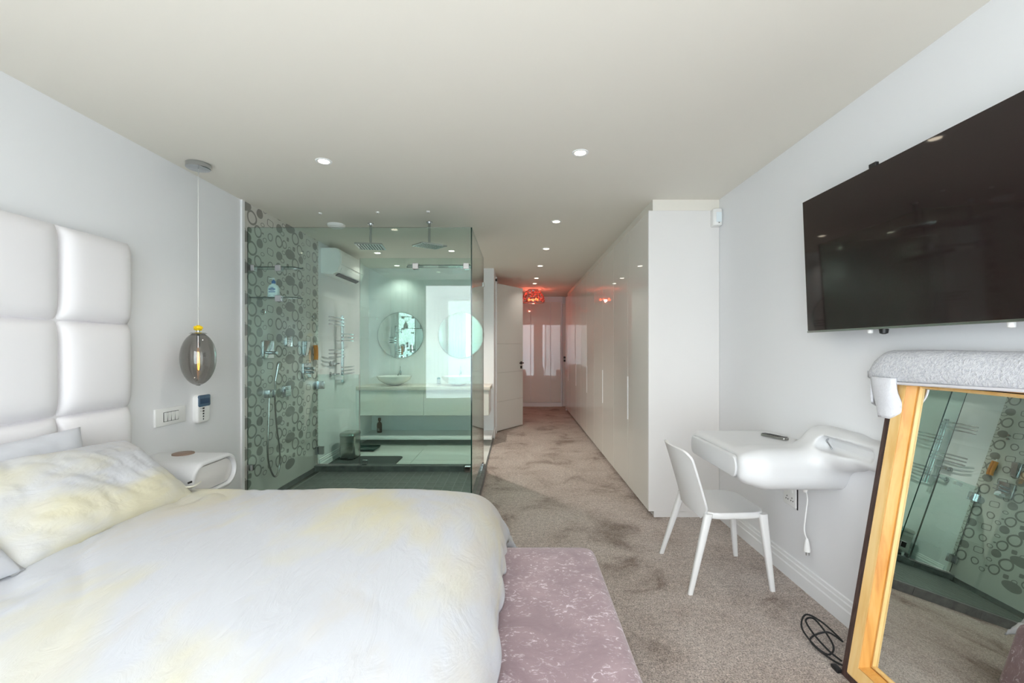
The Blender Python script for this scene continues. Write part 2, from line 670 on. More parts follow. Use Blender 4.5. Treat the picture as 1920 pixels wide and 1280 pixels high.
def curtain(x0, x1, label):
    n = int((x1 - x0) / 0.012)
    rows = []
    for z in np.linspace(0.01, HC - 0.02, 6):
        rows.append([(x0 + (x1 - x0) * i / n, Y0 + 0.09 + 0.035 * math.sin(i * 0.75 + 0.5 * math.sin(i * 0.21)), z) for i in range(n + 1)])
    tag(sheet(rows, 0.004).build('curtain', curtain_m, smooth=4), label, 'curtain', 'curtains at the window wall')


curtain(-2.26, -1.62, 'pale curtain drawn back in pleats beside the bed wall')
curtain(0.80, 1.22, 'pale curtain gathered at the middle of the window wall')

# bathroom back wall, its end in the corridor, corridor left wall with door opening
struct('wall_bathroom', MB().box(XL, 7.0, 0, -0.36, 7.14, HC), white_wall, 'white wall behind the washbasins and round mirrors', 'wall')
hw = MB()
hw.box(-0.48, 7.14, 0, -0.36, 7.5, HC).box(-0.48, 8.4, 0, -0.36, Y1, HC).box(-0.48, 7.5, 2.5, -0.36, 8.4, HC)
struct('wall_corridor', hw, white_wall, 'white corridor wall around the open door', 'wall')
tr = MB()
tr.box(-0.5, 7.46, 0, -0.335, 7.53, 2.53).box(-0.5, 8.37, 0, -0.335, 8.44, 2.53).box(-0.5, 7.46, 2.49, -0.335, 8.44, 2.56)
struct('trim_2', tr, trim_white, 'white door casing in the corridor', 'trim')
struct('trim_1', MB().box(XL - 0.01, 3.755, 0, XL + 0.014, 3.79, HC), trim_white, 'white vertical edge strip between bedroom wall and patterned shower wall', 'trim')


def base_profile(h):
    return [(0, 0), (0.018, 0), (0.018, h * 0.55), (0.013, h * 0.60), (0.013, h * 0.80), (0.008, h * 0.84), (0.008, h * 0.97), (0.0, h)]


bb = MB().loft([[(XR - d, y, z) for d, z in base_profile(0.135)] for y in (3.74, Y0)])
struct('baseboard_right', bb, trim_white, 'tall white stepped baseboard under the desk', 'baseboard')
bb = MB().loft([[(XL + d, y, z) for d, z in base_profile(0.12)] for y in (5.24, 6.99)])
struct('baseboard_left', bb, trim_white, 'white baseboard of the bathroom side wall', 'baseboard')
bb = MB().box(-0.362, 6.985, 0, -0.345, 7.46, 0.12)
bb.box(-0.42, 6.98, 0, -0.345, 7.0, 0.12)
struct('baseboard_end', bb, trim_white, 'short white baseboard at the bathroom wall end', 'baseboard', bevel=0.003)

# bathroom floor of large polished tiles
bf = thing('bathroom_floor', 'polished white tiled bathroom floor beyond the shower', 'floor', (-1.3, 6.1, 0), kind='structure')
MB().box(XL, 5.24, 0.0, -0.375, 7.0, 0.008).build('tile_bed', grout, bf)
xs = [XL + 0.004, -2.04, -1.286, -0.532, -0.378]
ys = [5.242, 5.62, 6.36, 6.998]
for i in range(4):
    for j in range(3):
        MB().box(xs[i] + 0.002, ys[j] + 0.002, 0.006, xs[i + 1] - 0.002, ys[j + 1] - 0.002, 0.014).build('tile', bath_tile, bf)
struct('trim_3', MB().box(-0.378, 5.21, 0, -0.362, 6.98, 0.016), slate, 'dark threshold strip between bathroom tiles and carpet', 'trim')

# shower floor and kerb
SY0, SY1, SX1 = 3.80, 5.20, -0.345
sf = thing('shower_floor', 'grey slate tiled shower floor inside the glass', 'floor', (-1.3, 4.5, 0), kind='structure')
MB().box(XL, SY0 + 0.1, 0.0, SX1 - 0.1, SY1 - 0.1, 0.012).build('tile_bed', grout, sf)
nx, ny = 18, 8
tw, th = (SX1 - 0.1 - XL - 0.08) / nx, (SY1 - SY0 - 0.2) / ny
tile_me = None
for i in range(nx):
    for j in range(ny):
        x, y = XL + 0.08 + (i + 0.5) * tw, SY0 + 0.1 + (j + 0.5) * th
        if tile_me is None:
            o = MB().box(-tw / 2 + 0.003, -th / 2 + 0.003, 0, tw / 2 - 0.003, th / 2 - 0.003, 0.006).build('tile', slate, sf)
            tile_me = o.data
        else:
            o = bpy.data.objects.new('tile', tile_me)
            COL.objects.link(o)
            o.parent = sf
            o.matrix_parent_inverse = WM[sf.name].inverted()
        o.location = (x, y, 0.0078 + random.uniform(0, 0.0008))
MB().box(XL + 0.02, SY0 + 0.12, 0.012, XL + 0.07, SY1 - 0.12, 0.018).build('linear_drain', steel, sf, bevel=0.002)
kb = thing('shower_kerb', 'raised grey slate kerb around the shower floor', 'kerb', (-1.3, SY0, 0), kind='structure')
for a, b in ((XL, -1.80), (-1.80, -1.20), (-1.20, -0.60), (-0.60, SX1)):
    MB().box(a + 0.001, SY0, 0, b - 0.001, SY0 + 0.10, 0.075).build('kerb_tile', slate, kb, bevel=0.002, seg=1)
    MB().box(a + 0.001, SY1 - 0.10, 0, b - 0.001, SY1, 0.075).build('kerb_tile', slate, kb, bevel=0.002, seg=1)
for a, b in ((SY0 + 0.10, 4.3), (4.3, 4.7), (4.7, SY1 - 0.10)):
    MB().box(SX1 - 0.10, a + 0.001, 0, SX1, b - 0.001, 0.075).build('kerb_tile', slate, kb, bevel=0.002, seg=1)
MB().box(XL + 0.001, SY0 + 0.1, 0.0, XL + 0.014, SY1 - 0.1, 0.06).build('kerb_tile', slate, kb)

# patterned shower wall: glossy panel with printed rings, blobs and squares
sw = tag(MB().box(XL - 0.01, 3.79, 0.0, XL + 0.004, SY1 + 0.01, HC).build('wall_shower', panel_base), 'glossy greige shower wall printed with grey rings and blobs', 'wall', kind='structure')
PAT = [('R', .008, 2.517, .077, .061), ('F', .127, 2.585, .053, .040), ('r', .171, 2.499, .030, .019), ('R', .098, 2.421, .060, .053), ('F', .175, 2.424, .016, .009),
       ('S', .298, 2.545, .061, .036), ('r', .298, 2.42, .045, .038), ('r', .207, 2.371, .033, .022), ('F', .456, 2.541, .055, .043), ('r', .512, 2.507, .042, .023),
       ('R', .45, 2.414, .066, .057), ('r', .554, 2.409, .046, .040), ('r', .54, 2.589, .036, .020), ('Q', .617, 2.475, .025, .022), ('r', .657, 2.387, .03, .023),
       ('Q', .741, 2.405, .031, .024), ('F', .664, 2.336, .093, .051)]
pp = MB()
PX = XL + 0.0052
rp_rng = random.Random(3)


def clampY(y):
    return min(max(y, 3.792), SY1 + 0.008)


def clampZ(z):
    return min(max(z, 0.0), HC)


layer = 0
for rep in (-1, 0, 1):
    for row in range(-1, 10):
        for (t, dy, z, a, b) in PAT:
            yc, zc = 3.9 + rep * 0.764 + dy, z + 0.262 - row * 0.262
            if yc + a < 3.80 or yc - a > SY1 or zc - b > HC or zc + b < 0.01:
                continue
            n = 26 if t in 'RFr' else 20
            ph = hash((t, round(dy, 2))) % 7
            ph = (int(dy * 1000) * 7) % 13
            x = PX + 0.0001 * (layer % 5)
            layer += 1

            def pt(ang, k):
                if t in 'SQ':
                    c_, s_ = math.cos(ang), math.sin(ang)
                    q = (abs(c_) ** 6 + abs(s_) ** 6) ** (-1 / 6)
                    u, w = c_ * q * a * k * 0.86, s_ * q * b * k * 0.9
                    sk = 0.10
                    return (x, clampY(yc + u + sk * w), clampZ(zc + w - sk * u))
                wob = 1 + 0.05 * math.sin(2 * ang + ph) + 0.03 * math.sin(3 * ang + ph * 2)
                return (x, clampY(yc + math.cos(ang) * a * k * wob), clampZ(zc + math.sin(ang) * b * k * wob))
            angs = [2 * PI * i / n for i in range(n)]
            if t in 'FQ':
                pp.add([pt(q, 1) for q in angs], [tuple(range(n))])
            else:
                kk = {'R': 0.73, 'r': 0.72, 'S': 0.82}[t]
                pp.add([pt(q, 1) for q in angs] + [pt(q, kk) for q in angs], [(i, (i + 1) % n, n + (i + 1) % n, n + i) for i in range(n)])
me = bpy.data.meshes.new('printed_pattern')
me.from_pydata(pp.v, [], pp.f)
po_ = link_mesh('printed_pattern', me, panel_print, sw)
po_['kind'] = 'stuff'

# ------------------------------------------------------------------ wardrobe run and closets
WX, WY0 = 1.085, 3.76
seams = [3.78, 4.47, 5.13, 5.785, 6.44, 7.095, 7.75, 8.405, 9.06, 9.70, 10.20]
spots_w = ['nearest the desk', 'second along from the desk', 'midway along the corridor', 'second from the far end', 'farthest from the desk']
for k in range(5):
    ya, ym, yb = seams[2 * k], seams[2 * k + 1], seams[2 * k + 2]
    w = thing('wardrobe', 'tall white gloss two-door wardrobe unit, %s' % spots_w[k], 'wardrobe', (1.38, (ya + yb) / 2, 0), 'white gloss wardrobe units along the corridor')
    MB().box(WX + 0.022, ya, 0.05, XR - 0.002, yb, 2.53).build('carcass', side_white, w)
    MB().box(WX + 0.05, ya + 0.001, 0.0, XR - 0.002, yb, 0.05).build('plinth', side_white, w)
    # each door has a shallow notch where the tall finger pull is let in
    for (a, b, sgn) in ((ya, ym, 1), (ym, yb, -1)):
        MB().box(WX, a + 0.003, 0.052, WX + 0.02, b - 0.003, 2.528).build('door', white_gloss, w, bevel=0.0012, seg=1)
    hd = MB()
    hd.box(WX - 0.004, ym - 0.016, 0.70, WX + 0.004, ym - 0.002, 1.12).box(WX - 0.004, ym + 0.002, 0.70, WX + 0.004, ym + 0.016, 1.12)
    hd.build('handle', trim_white, w, bevel=0.001, seg=1)
    if k == 0:
        MB().box(WX, WY0, 0.05, XR - 0.001, ya - 0.001, 2.535).build('side_panel', side_white, w, bevel=0.0015, seg=1)
        MB().box(WX + 0.045, WY0 + 0.005, 0.0, XR - 0.001, ya, 0.05).build('plinth', side_white, w)
    if k == 4:
        MB().box(WX, yb + 0.001, 0.0, XR - 0.001, yb + 0.02, 2.535).build('side_panel', side_white, w)
struct('trim_4', MB().box(WX + 0.035, WY0 + 0.003, 2.536, XR, 10.2, HC), ceil_m, 'painted bulkhead between wardrobe top and ceiling', 'trim')

ec = thing('closet', 'white gloss built-in closet across the corridor end', 'closet', (0.35, 10.9, 0))
MB().box(-0.36, 10.87, 0.0, 1.075, 10.948, 2.624).build('carcass', trim_white, ec)
MB().box(-0.36, 10.855, 0.0, 1.075, 10.87, 0.09).build('plinth', trim_white, ec)
MB().box(-0.36, 10.85, 2.50, 1.075, 10.87, 2.62).build('fascia', trim_white, ec, bevel=0.002, seg=1)
for a, b in ((-0.355, -0.15), (-0.15, 0.318), (0.318, 0.79), (0.79, 1.04)):
    MB().box(a + 0.005, 10.85, 0.098, b - 0.005, 10.87, 2.492).build('door', white_gloss, ec, bevel=0.0015, seg=1)


def lever_set(parent, axis, p, d):
    """dark square rose with lever, keyhole plate below; axis = outward direction, d = lever direction"""
    ax, dd = Vector(axis), Vector(d)
    up = Vector((0, 0, 1))

    def blk(c, hu, hv, h0, h1):
        c = Vector(c)
        q = []
        for h in (h0, h1):
            for su, sv in ((-1, -1), (1, -1), (1, 1), (-1, 1)):
                q.append(c + ax * h + dd * hu * su + up * hv * sv)
        return q
    fc = [(0, 3, 2, 1), (4, 5, 6, 7), (0, 1, 5, 4), (1, 2, 6, 5), (2, 3, 7, 6), (3, 0, 4, 7)]
    p = Vector(p)
    m = MB()
    m.add(blk(p, 0.026, 0.026, 0, 0.008), fc)
    m.add(blk(p, 0.009, 0.009, 0, 0.05), fc)
    m.add(blk(p + dd * 0.055, 0.064, 0.009, 0.04, 0.055), fc)
    h = m.build('handle', black, parent, bevel=0.002, seg=1)
    MB().add(blk(p - up * 0.075, 0.026, 0.026, 0, 0.008), fc).build('keyhole_plate', black, parent, bevel=0.002, seg=1)
    return h


dr = thing('door_2', 'narrow white door in the recess behind the wardrobes', 'door', (1.35, 10.9, 0), kind='structure')
MB().box(1.085, 10.90, 0.0, 1.66, 10.945, 2.46).build('door_leaf', door_white, dr, bevel=0.003, seg=1)
lever_set(dr, (0, -1, 0), (1.135, 10.90, 1.17), (1, 0, 0))

# open door in the corridor
hx, hy, ex, ey = -0.345, 7.55, 0.100, 8.235
dirv = Vector((ex - hx, ey - hy, 0)).normalized()
nrm = Vector((dirv.y, -dirv.x, 0))
L_ = math.hypot(ex - hx, ey - hy)
d1 = thing('door_1', 'white flush door with grooves standing half open in the corridor', 'door', (hx, hy, 0), kind='structure')


def dpt(s, o, z):
    q = Vector((hx, hy, 0)) + dirv * s + nrm * o
    return (q.x, q.y, z)


def dbox(mb, s0, s1, o0, o1, z0, z1):
    return mb.add([dpt(s0, o0, z0), dpt(s1, o0, z0), dpt(s1, o1, z0), dpt(s0, o1, z0), dpt(s0, o0, z1), dpt(s1, o0, z1), dpt(s1, o1, z1), dpt(s0, o1, z1)],
                  [(0, 3, 2, 1), (4, 5, 6, 7), (0, 1, 5, 4), (1, 2, 6, 5), (2, 3, 7, 6), (3, 0, 4, 7)])


zs = [0.012, 0.50, 0.985, 1.47, 1.98, 2.475]
dbox(MB(), 0, L_, -0.034, -0.004, 0.012, 2.475).build('door_core', door_core_m, d1)
for i in range(5):
    if i in (3,):
        dbox(MB(), 0, L_, -0.006, 0.0, zs[i] + 0.006, zs[i + 2] - 0.006).build('door_panel', door_white, d1, bevel=0.0015, seg=1)
    elif i < 3:
        dbox(MB(), 0, L_, -0.006, 0.0, zs[i] + 0.006, zs[i + 1] - 0.006).build('door_panel', door_white, d1, bevel=0.0015, seg=1)
hp = Vector((hx, hy, 0)) + dirv * (L_ - 0.06)
lever_set(d1, nrm, (hp.x, hp.y, 1.13), dirv * -1)

# ------------------------------------------------------------------ bed, headboard, pillows, bench
hb = thing('headboard', 'white padded faux leather headboard of square panels on the bed wall', 'headboard', (XL, 1.69, 0))
hy0, hy1 = 0.78, 2.62
MB().box(XL + 0.001, hy0 + 0.02, 0.1, XL + 0.045, hy1 - 0.02, 1.985).build('backing_board', leather, hb, bevel=0.01)
ycuts = [2.62, 2.205, 1.745, 1.285, 0.80]
zcuts = [2.0, 1.535, 1.065, 0.595, 0.13]
for i in range(4):
    for j in range(4):
        yb, ya, zb, za = ycuts[i], ycuts[i + 1], zcuts[j], zcuts[j + 1]
        n = 14
        g = []
        for a in range(n + 1):
            row = []
            for b in range(n + 1):
                u, w_ = -1 + 2 * a / n, -1 + 2 * b / n
                u, w_ = math.copysign(1 - (1 - abs(u)) ** 1.6, u), math.copysign(1 - (1 - abs(w_)) ** 1.6, w_)
                hgt = 0.062 * (1 - abs(u) ** 7) ** 0.6 * (1 - abs(w_) ** 7) ** 0.6 + 0.006 * (1 - u * u) * (1 - w_ * w_)
                row.append((XL + 0.04 + hgt, (ya + yb) / 2 + u * (yb - ya) / 2 * 0.997, (za + zb) / 2 + w_ * (zb - za) / 2 * 0.997))
            g.append(row)
        m = MB()
        m.v = [p for r in g for p in r]
        m.f = [(a * (n + 1) + b, (a + 1) * (n + 1) + b, (a + 1) * (n + 1) + b + 1, a * (n + 1) + b + 1) for a in range(n) for b in range(n)]
        m.build('padded_panel', leather, hb, smooth=4)

bed = thing('bed', 'wide low bed under the white and yellow duvet', 'bed', (-1.12, 1.62, 0))
MB().box(-2.165, 0.74, 0.05, -0.22, 2.48, 0.30).build('base', dark_grey, bed, bevel=0.02)
m = MB().box(-2.165, 0.74, 0.301, -0.22, 2.48, 0.565)
m.build('mattress', pillow_white, bed, bevel=0.06, seg=4)
for x, y in ((-2.05, 0.85), (-0.33, 0.85), (-2.05, 2.37), (-0.33, 2.37)):
    MB().lathe((x, y, 0), [(0.03, 0), (0.035, 0.05)], 14).build('leg', black, bed)


def roll(t, r):
    if t < 0:
        return t, 0.0
    if t < PI * r / 2:
        return r * math.sin(t / r), r * (1 - math.cos(t / r))
    return r, r + t - PI * r / 2


Xs, rX, Ys, rY, Yn = -0.265, 0.19, 2.42, 0.17, 0.82
us = [-1.93 + i * (Xs + 1.93) / 90 for i in range(91)] + [Xs + i * (PI * rX / 2 + 0.035) / 34 for i in range(1, 35)]
vs2 = [Yn - (PI * rY / 2 + 0.09) * (1 - i / 26) for i in range(26)] + [Yn + (Ys - Yn) * i / 100 for i in range(101)] + [Ys + (PI * rY / 2 + 0.09) * i / 26 for i in range(1, 27)]
g = []
for u in us:
    row = []
    for v_ in vs2:
        hxx, dx = roll(u - Xs, rX)
        if v_ > 1.6:
            hyy, dyy = roll(v_ - Ys, rY)
            y = Ys + hyy
        else:
            hyy, dyy = roll(Yn - v_, rY)
            y = Yn - hyy
        x = Xs + hxx
        drop = (dx ** 2.6 + dyy ** 2.6) ** (1 / 2.6)
        ca = min(max((u - (Xs - 0.40)) / 0.62, 0), 1)
        cb_ = min(max(((v_ - (Ys - 0.55)) if v_ > 1.6 else (Yn + 0.55 - v_)) / 0.72, 0), 1)
        drop += 0.085 * ca * ca * cb_ * cb_
        cr = min(dx, dyy)
        if cr > 0.07:
            k = cr - 0.07
            x += k * 0.45
            y += (0.10 if v_ > 1.6 else -0.1) * k
        zt = 0.625 + 0.03 * math.sin(PI * min(max((v_ - 0.6) / 2.0, 0), 1))
        fade = 1 / (1 + 8 * max(dx, dyy))
        p = Vector((u * 2.2 + v_ * 1.1, v_ * 1.0 - u * 0.5, 0.3))
        wr = mnoise.noise(p * 1.1) * 0.009 + mnoise.noise(Vector((u * 3.2 + v_ * 2.4, v_ * 2.2 - u * 1.6, 4.0))) * 0.004
        cd = abs(mnoise.noise(Vector((u * 7.0 + v_ * 4.5, (v_ - u) * 1.1, 7.7))))
        head = max(0.0, min(1.0, (-1.0 - u) / 0.6))
        wr -= (0.0015 + 0.010 * head) * max(0, 0.16 - cd) / 0.16
        side = 0.0
        if dx > 0.10:
            q = min(1, (dx - 0.10) * 9)
            x += q * (0.010 * math.sin(v_ * 23 + 1.6 * math.sin(v_ * 6)) + 0.012 * mnoise.noise(Vector((v_ * 8, u, 1))) + 0.006)
            drop += q * 0.010 * math.sin(v_ * 31 + 2 * math.sin(v_ * 7))
        if dyy > 0.1:
            y += 0.012 * math.sin(u * 17 + 1.1 * math.sin(u * 4)) * min(1, (dyy - 0.1) * 8)
        row.append((x, y, zt - drop + wr * fade))
    g.append(row)
dv_ = sheet(g, 0.02).build('duvet', duvet_m, smooth=4)
tag(dv_, 'white duvet with pale yellow watercolour streaks spread over the bed', 'duvet')


def pillow(label, c, yaxis, up, w, h, t, m, seed, grp):
    """cushion: long axis, second axis (both vectors), centre"""
    a = Vector(yaxis).normalized()
    b = Vector(up)
    b = (b - a * a.dot(b)).normalized()
    nn = a.cross(b)
    N1, N2 = 46, 32
    fr_, bk = [], []
    for i in range(N1 + 1):
        r1, r2 = [], []
        for j in range(N2 + 1):
            u, w_ = -1 + 2 * i / N1, -1 + 2 * j / N2
            pr = max(0.0, (1 - abs(u) ** 3.2)) ** 0.55 * max(0.0, (1 - abs(w_) ** 3.0)) ** 0.55
            pinch = 1 - 0.07 * (1 - abs(u)) ** 0.8 * abs(w_) ** 2
            pinch2 = 1 - 0.06 * (1 - abs(w_)) ** 0.8 * abs(u) ** 2
            base = Vector(c) + a * (u * w / 2 * pinch2) + b * (w_ * h / 2 * pinch)
            q = Vector((u * 2.0 + seed, w_ * 1.6, seed * 1.7))
            wr = 0.014 * mnoise.noise(q * 1.1) + 0.005 * mnoise.noise(q * 2.6)
            cre = abs(mnoise.noise(Vector((u * 3.2 + w_ * 2.6, w_ * 1.8 - u * 1.3, seed))))
            wr -= 0.009 * max(0, 0.10 - cre) / 0.10
            edge_w = 0.006 * mnoise.noise(Vector((u * 6, w_ * 6, seed + 3)))
            r1.append(base + nn * (t / 2 * pr + wr * min(1, pr * 1.6) + edge_w * (1 - pr)))
            r2.append(base - nn * (t / 2 * pr * 0.8 + 0.004) + nn * edge_w * (1 - pr))
        fr_.append(r1)
        bk.append(r2)
    mb = MB()
    K = N2 + 1
    vs_ = [p for r in fr_ for p in r] + [p for r in bk for p in r]
    o = (N1 + 1) * K
    fs_ = []
    for i in range(N1):
        for j in range(N2):
            q = (i * K + j, (i + 1) * K + j, (i + 1) * K + j + 1, i * K + j + 1)
            fs_.append(q)
            fs_.append(tuple(x + o for x in reversed(q)))
    for i in range(N1):
        for j in (0, N2):
            fs_.append((i * K + j, (i + 1) * K + j, (i + 1) * K + j + o, i * K + j + o))
    for j in range(N2):
        for i in (0, N1):
            fs_.append((i * K + j, i * K + j + 1, i * K + j + 1 + o, i * K + j + o))
    mb.add(vs_, fs_)
    return tag(mb.build('pillow', m, smooth=4), label, 'pillow', grp)


G = 'pillows on the bed'
pillow('plain white pillow propped upright against the headboard', (-2.085, 1.80, 0.81), (0, 1, 0.0), (-0.12, 0, 1), 0.80, 0.42, 0.13, pillow_white, 2.3, G)
p1 = pillow('yellow washed white pillow leaning on the plain pillow, nearest the nightstand', (-1.86, 1.94, 0.785), (-0.02, 1, -0.045), (-0.36, -0.06, 0.28), 0.90, 0.50, 0.19, pillowcase_m, 5.1, G)
pillow('yellow washed pillow cut off by the left picture edge', (-1.84, 1.095, 0.815), (0.03, 1, 0.03), (-0.36, 0, 0.30), 0.84, 0.50, 0.20, pillowcase_m, 8.4, G)
fg = [[(-1.78 + 0.05 * i + 0.01 * math.sin(j), 2.335 + 0.028 * j, 0.660 + 0.018 * i - 0.004 * j + 0.01 * math.sin(2.2 * i + j)) for j in range(4)] for i in range(3)]
sheet(fg, 0.004).build('pillowcase_flap', pillowcase_m, p1, smooth=4)
MB().box(-1.722, 2.375, 0.690, -1.715, 2.40, 0.699).build('care_tag', black, p1)

bn = thing('bench', 'mauve crushed velvet bench at the foot of the bed', 'bench', (0.12, 1.5, 0))
bp = MB()
slab_r = [(0.0, 0.03), (0.20, 0.0), (0.36, 0.0), (0.385, 0.006), (0.402, 0.020), (0.41, 0.045)]
rings = []
for z, ins in [(0.06, 0.015), (0.09, 0.0), (0.36, 0.0), (0.385, 0.004), (0.402, 0.014), (0.412, 0.030), (0.416, 0.055), (0.418, 0.12)]:
    rings.append([(x, y, z + 0.003 * math.sin(y * 5)) for x, y in rrect(0.1325, 1.50, 0.505 - 2 * ins, 1.58 - 2 * ins, max(0.05 - ins * 0.3, 0.01), 5)])
bp.loft(rings)
bp.build('upholstered_body', velvet, bn, smooth=0.9)
for x, y in ((0.0, 0.80), (0.30, 0.80), (0.0, 2.2), (0.30, 2.2)):
    MB().lathe((x, y, 0), [(0.018, 0), (0.022, 0.06)], 12).build('foot', black, bn)

# ------------------------------------------------------------------ nightstand, coaster, wall controls, pendant
ns = thing('nightstand', 'white wall-hung capsule nightstand between bed and shower', 'nightstand', (-2.06, 2.80, 0.52))
nyc, nzc, nw, nh = 2.785, 0.625, 0.42, 0.215
body_rings = []
for x, w_, h_, r_, zo in ((XL + 0.001, 0.36, 0.215, 0.107, 0.0), (-2.20, 0.36, 0.215, 0.107, 0.0), (-2.15, 0.38, 0.215, 0.107, 0), (-2.08, 0.41, 0.215, 0.107, 0), (-1.93, 0.42, 0.215, 0.107, 0), (-1.86, 0.42, 0.215, 0.107, 0),
                           (-1.845, 0.413, 0.208, 0.104, 0), (-1.838, 0.398, 0.193, 0.096, 0), (-1.838, 0.380, 0.175, 0.087, 0), (-1.846, 0.366, 0.161, 0.080, 0), (-1.87, 0.362, 0.157, 0.078, 0)):
    yc = nyc + max(0.42 - w_, 0) * 0.5 * (1 if x < -2.0 else 0)
    body_rings.append([(x, y, z) for y, z in rrect(yc, nzc + zo, w_, h_, r_, 9)])
MB().loft(body_rings).build('body', acrylic, ns, smooth=0.8)
m = MB()
slab(m, 'x', -1.869, 0.012, (nyc, nzc), 0.352, 0.147, 0.073, 9, soft=0.003)
m.build('drawer_front', side_white, ns, smooth=0.6)
cd_ = MB().lathe((-2.10, 2.86, nzc + nh / 2 + 0.0005), [(0.060, 0), (0.060, 0.006), (0.057, 0.008)], 36).build('coaster', walnut, smooth=0.6)
tag(cd_, 'round brown coaster lying on the white nightstand', 'coaster')

sp = thing('light_switch', 'white four-rocker switch plate on the bed wall', 'light switch', (XL, 2.99, 0.90))
m = MB()
slab(m, 'x', XL, 0.010, (2.99, 0.953), 0.262, 0.112, 0.004, 3, soft=0.003)
m.build('plate', plastic_white, sp, smooth=0.5)
for i in range(4):
    y = 2.99 - 0.048 + 0.032 * i
    MB().add([(XL + 0.010, y - 0.0125, 0.925), (XL + 0.010, y + 0.0125, 0.925), (XL + 0.010, y + 0.0125, 0.981), (XL + 0.010, y - 0.0125, 0.981),
              (XL + 0.013, y - 0.0125, 0.925), (XL + 0.013, y + 0.0125, 0.925), (XL + 0.018, y + 0.0125, 0.981), (XL + 0.018, y - 0.0125, 0.981)],
             [(0, 3, 2, 1), (4, 5, 6, 7), (0, 1, 5, 4), (1, 2, 6, 5), (2, 3, 7, 6), (3, 0, 4, 7)]).build('rocker', plastic_white, sp, bevel=0.001, seg=1)
MB().box(XL + 0.0085, 2.924, 0.922, XL + 0.0103, 3.056, 0.984).build('recess', gap, sp)  # raised dark sheet, paints the shade between the rockers

kp = thing('alarm_keypad', 'white alarm keypad with blue display under the pendant lamp', 'keypad', (XL, 3.27, 0.86))
m = MB()
slab(m, 'x', XL, 0.034, (3.27, 0.965), 0.135, 0.20, 0.03, 5, soft=0.012)
m.build('case', plastic_white, kp, smooth=0.7)
m = MB()
slab(m, 'x', XL + 0.030, 0.010, (3.27, 1.022), 0.120, 0.082, 0.012, 4, soft=0.003)
m.build('display_bezel', blue_lcd, kp, smooth=0.6)
MB().box(XL + 0.039, 3.220, 1.002, XL + 0.0415, 3.318, 1.040).build('display', blue_dark, kp, bevel=0.001, seg=1)
for i in range(5):
    z = 0.968 - 0.019 * i
    wv = 0.020 - 0.0032 * i
    MB().box(XL + 0.033, 3.262 - wv / 2, z - 0.006, XL + 0.0355, 3.262 + wv / 2, z + 0.005).build('key', black, kp)
m = MB().lathe((XL + 0.033, 3.237, 0.968), [(0.003, 0), (0.003, 0.002)], 8, 'x').lathe((XL + 0.033, 3.237, 0.950), [(0.003, 0), (0.003, 0.002)], 8, 'x')
m.build('indicator', gap, kp)

px_, py_ = -2.125, 3.03
pd = thing('pendant_lamp', 'smoky glass egg pendant with glowing filament over the nightstand', 'pendant lamp', (px_, py_, 1.16))
MB().lathe((px_, py_, HC - 0.034), [(0.066, 0), (0.072, 0.004), (0.072, 0.034)], 36).build('ceiling_rose', chrome, pd, smooth=0.6)
MB().tube([(px_, py_, HC - 0.034), (px_, py_, 1.545)], 0.0028, 8).build('cord', plastic_white, pd, smooth=4)
m = MB()
rr_ = random.Random(5)
prof = [(0.004, -0.018), (0.018, -0.012), (0.024, 0.0), (0.018, 0.012), (0.004, 0.018)]
m.lathe((px_, py_, 1.532), prof, 18)
for _ in range(70):
    d = Vector((rr_.gauss(0, 1), rr_.gauss(0, 1), rr_.gauss(0, 0.75))).normalized()
    c = Vector((px_, py_, 1.532)) + Vector((d.x * 0.022, d.y * 0.022, d.z * 0.016))
    m.tube([c, c + d * 0.006], [0.0035, 0.001], 5)
m.build('pompom', yellow, pd, smooth=0.8)
MB().lathe((px_, py_, 1.492), [(0.010, 0), (0.010, 0.026), (0.004, 0.03)], 16).build('socket_cap', chrome, pd, smooth=0.6)
ez, eh, er = 1.328, 0.176, 0.103
egg = []
for i in range(33):
    a = -PI / 2 + PI * 0.925 * i / 32
    egg.append((max(er * math.cos(a) * (1 + 0.03 * math.sin(a)), 0.003), eh * math.sin(a)))
shade = MB().lathe((px_, py_, ez), egg, 48, cap=False).build('glass_shade', smoke_glass, pd, smooth=4)
MB().lathe((px_, py_, ez), [(0.048, eh * 0.955), (0.052, eh * 0.945), (0.040, eh * 0.985), (0.012, eh * 1.0)], 32).build('shade_cap', steel, pd, smooth=0.7)
MB().lathe((px_, py_, ez - eh), [(0.003, -0.004), (0.012, -0.002), (0.014, 0.004)], 16).build('bottom_finial', steel, pd, smooth=0.7)
MB().lathe((px_, py_, 1.40), [(0.010, 0.0), (0.011, 0.07), (0.008, 0.09)], 16).build('lamp_holder', chrome, pd, smooth=0.6)
bl = MB().lathe((px_, py_, 1.245), [(0.002, 0), (0.012, 0.006), (0.0155, 0.02), (0.0155, 0.12), (0.011, 0.15), (0.009, 0.158)], 20, cap=False).build('bulb', bulb_glass, pd, smooth=4)
fil = [(px_ + 0.002, py_ - 0.006, 1.375), (px_ + 0.002, py_ - 0.008, 1.32), (px_ + 0.002, py_ - 0.004, 1.262), (px_ + 0.002, py_ + 0.002, 1.256), (px_ + 0.002, py_ + 0.007, 1.29), (px_ + 0.002, py_ + 0.004, 1.34), (px_ + 0.002, py_ + 0.001, 1.372)]
MB().tube(catmull(fil, 6), 0.0021, 6).build('filament', lit_fil, bl, smooth=4)

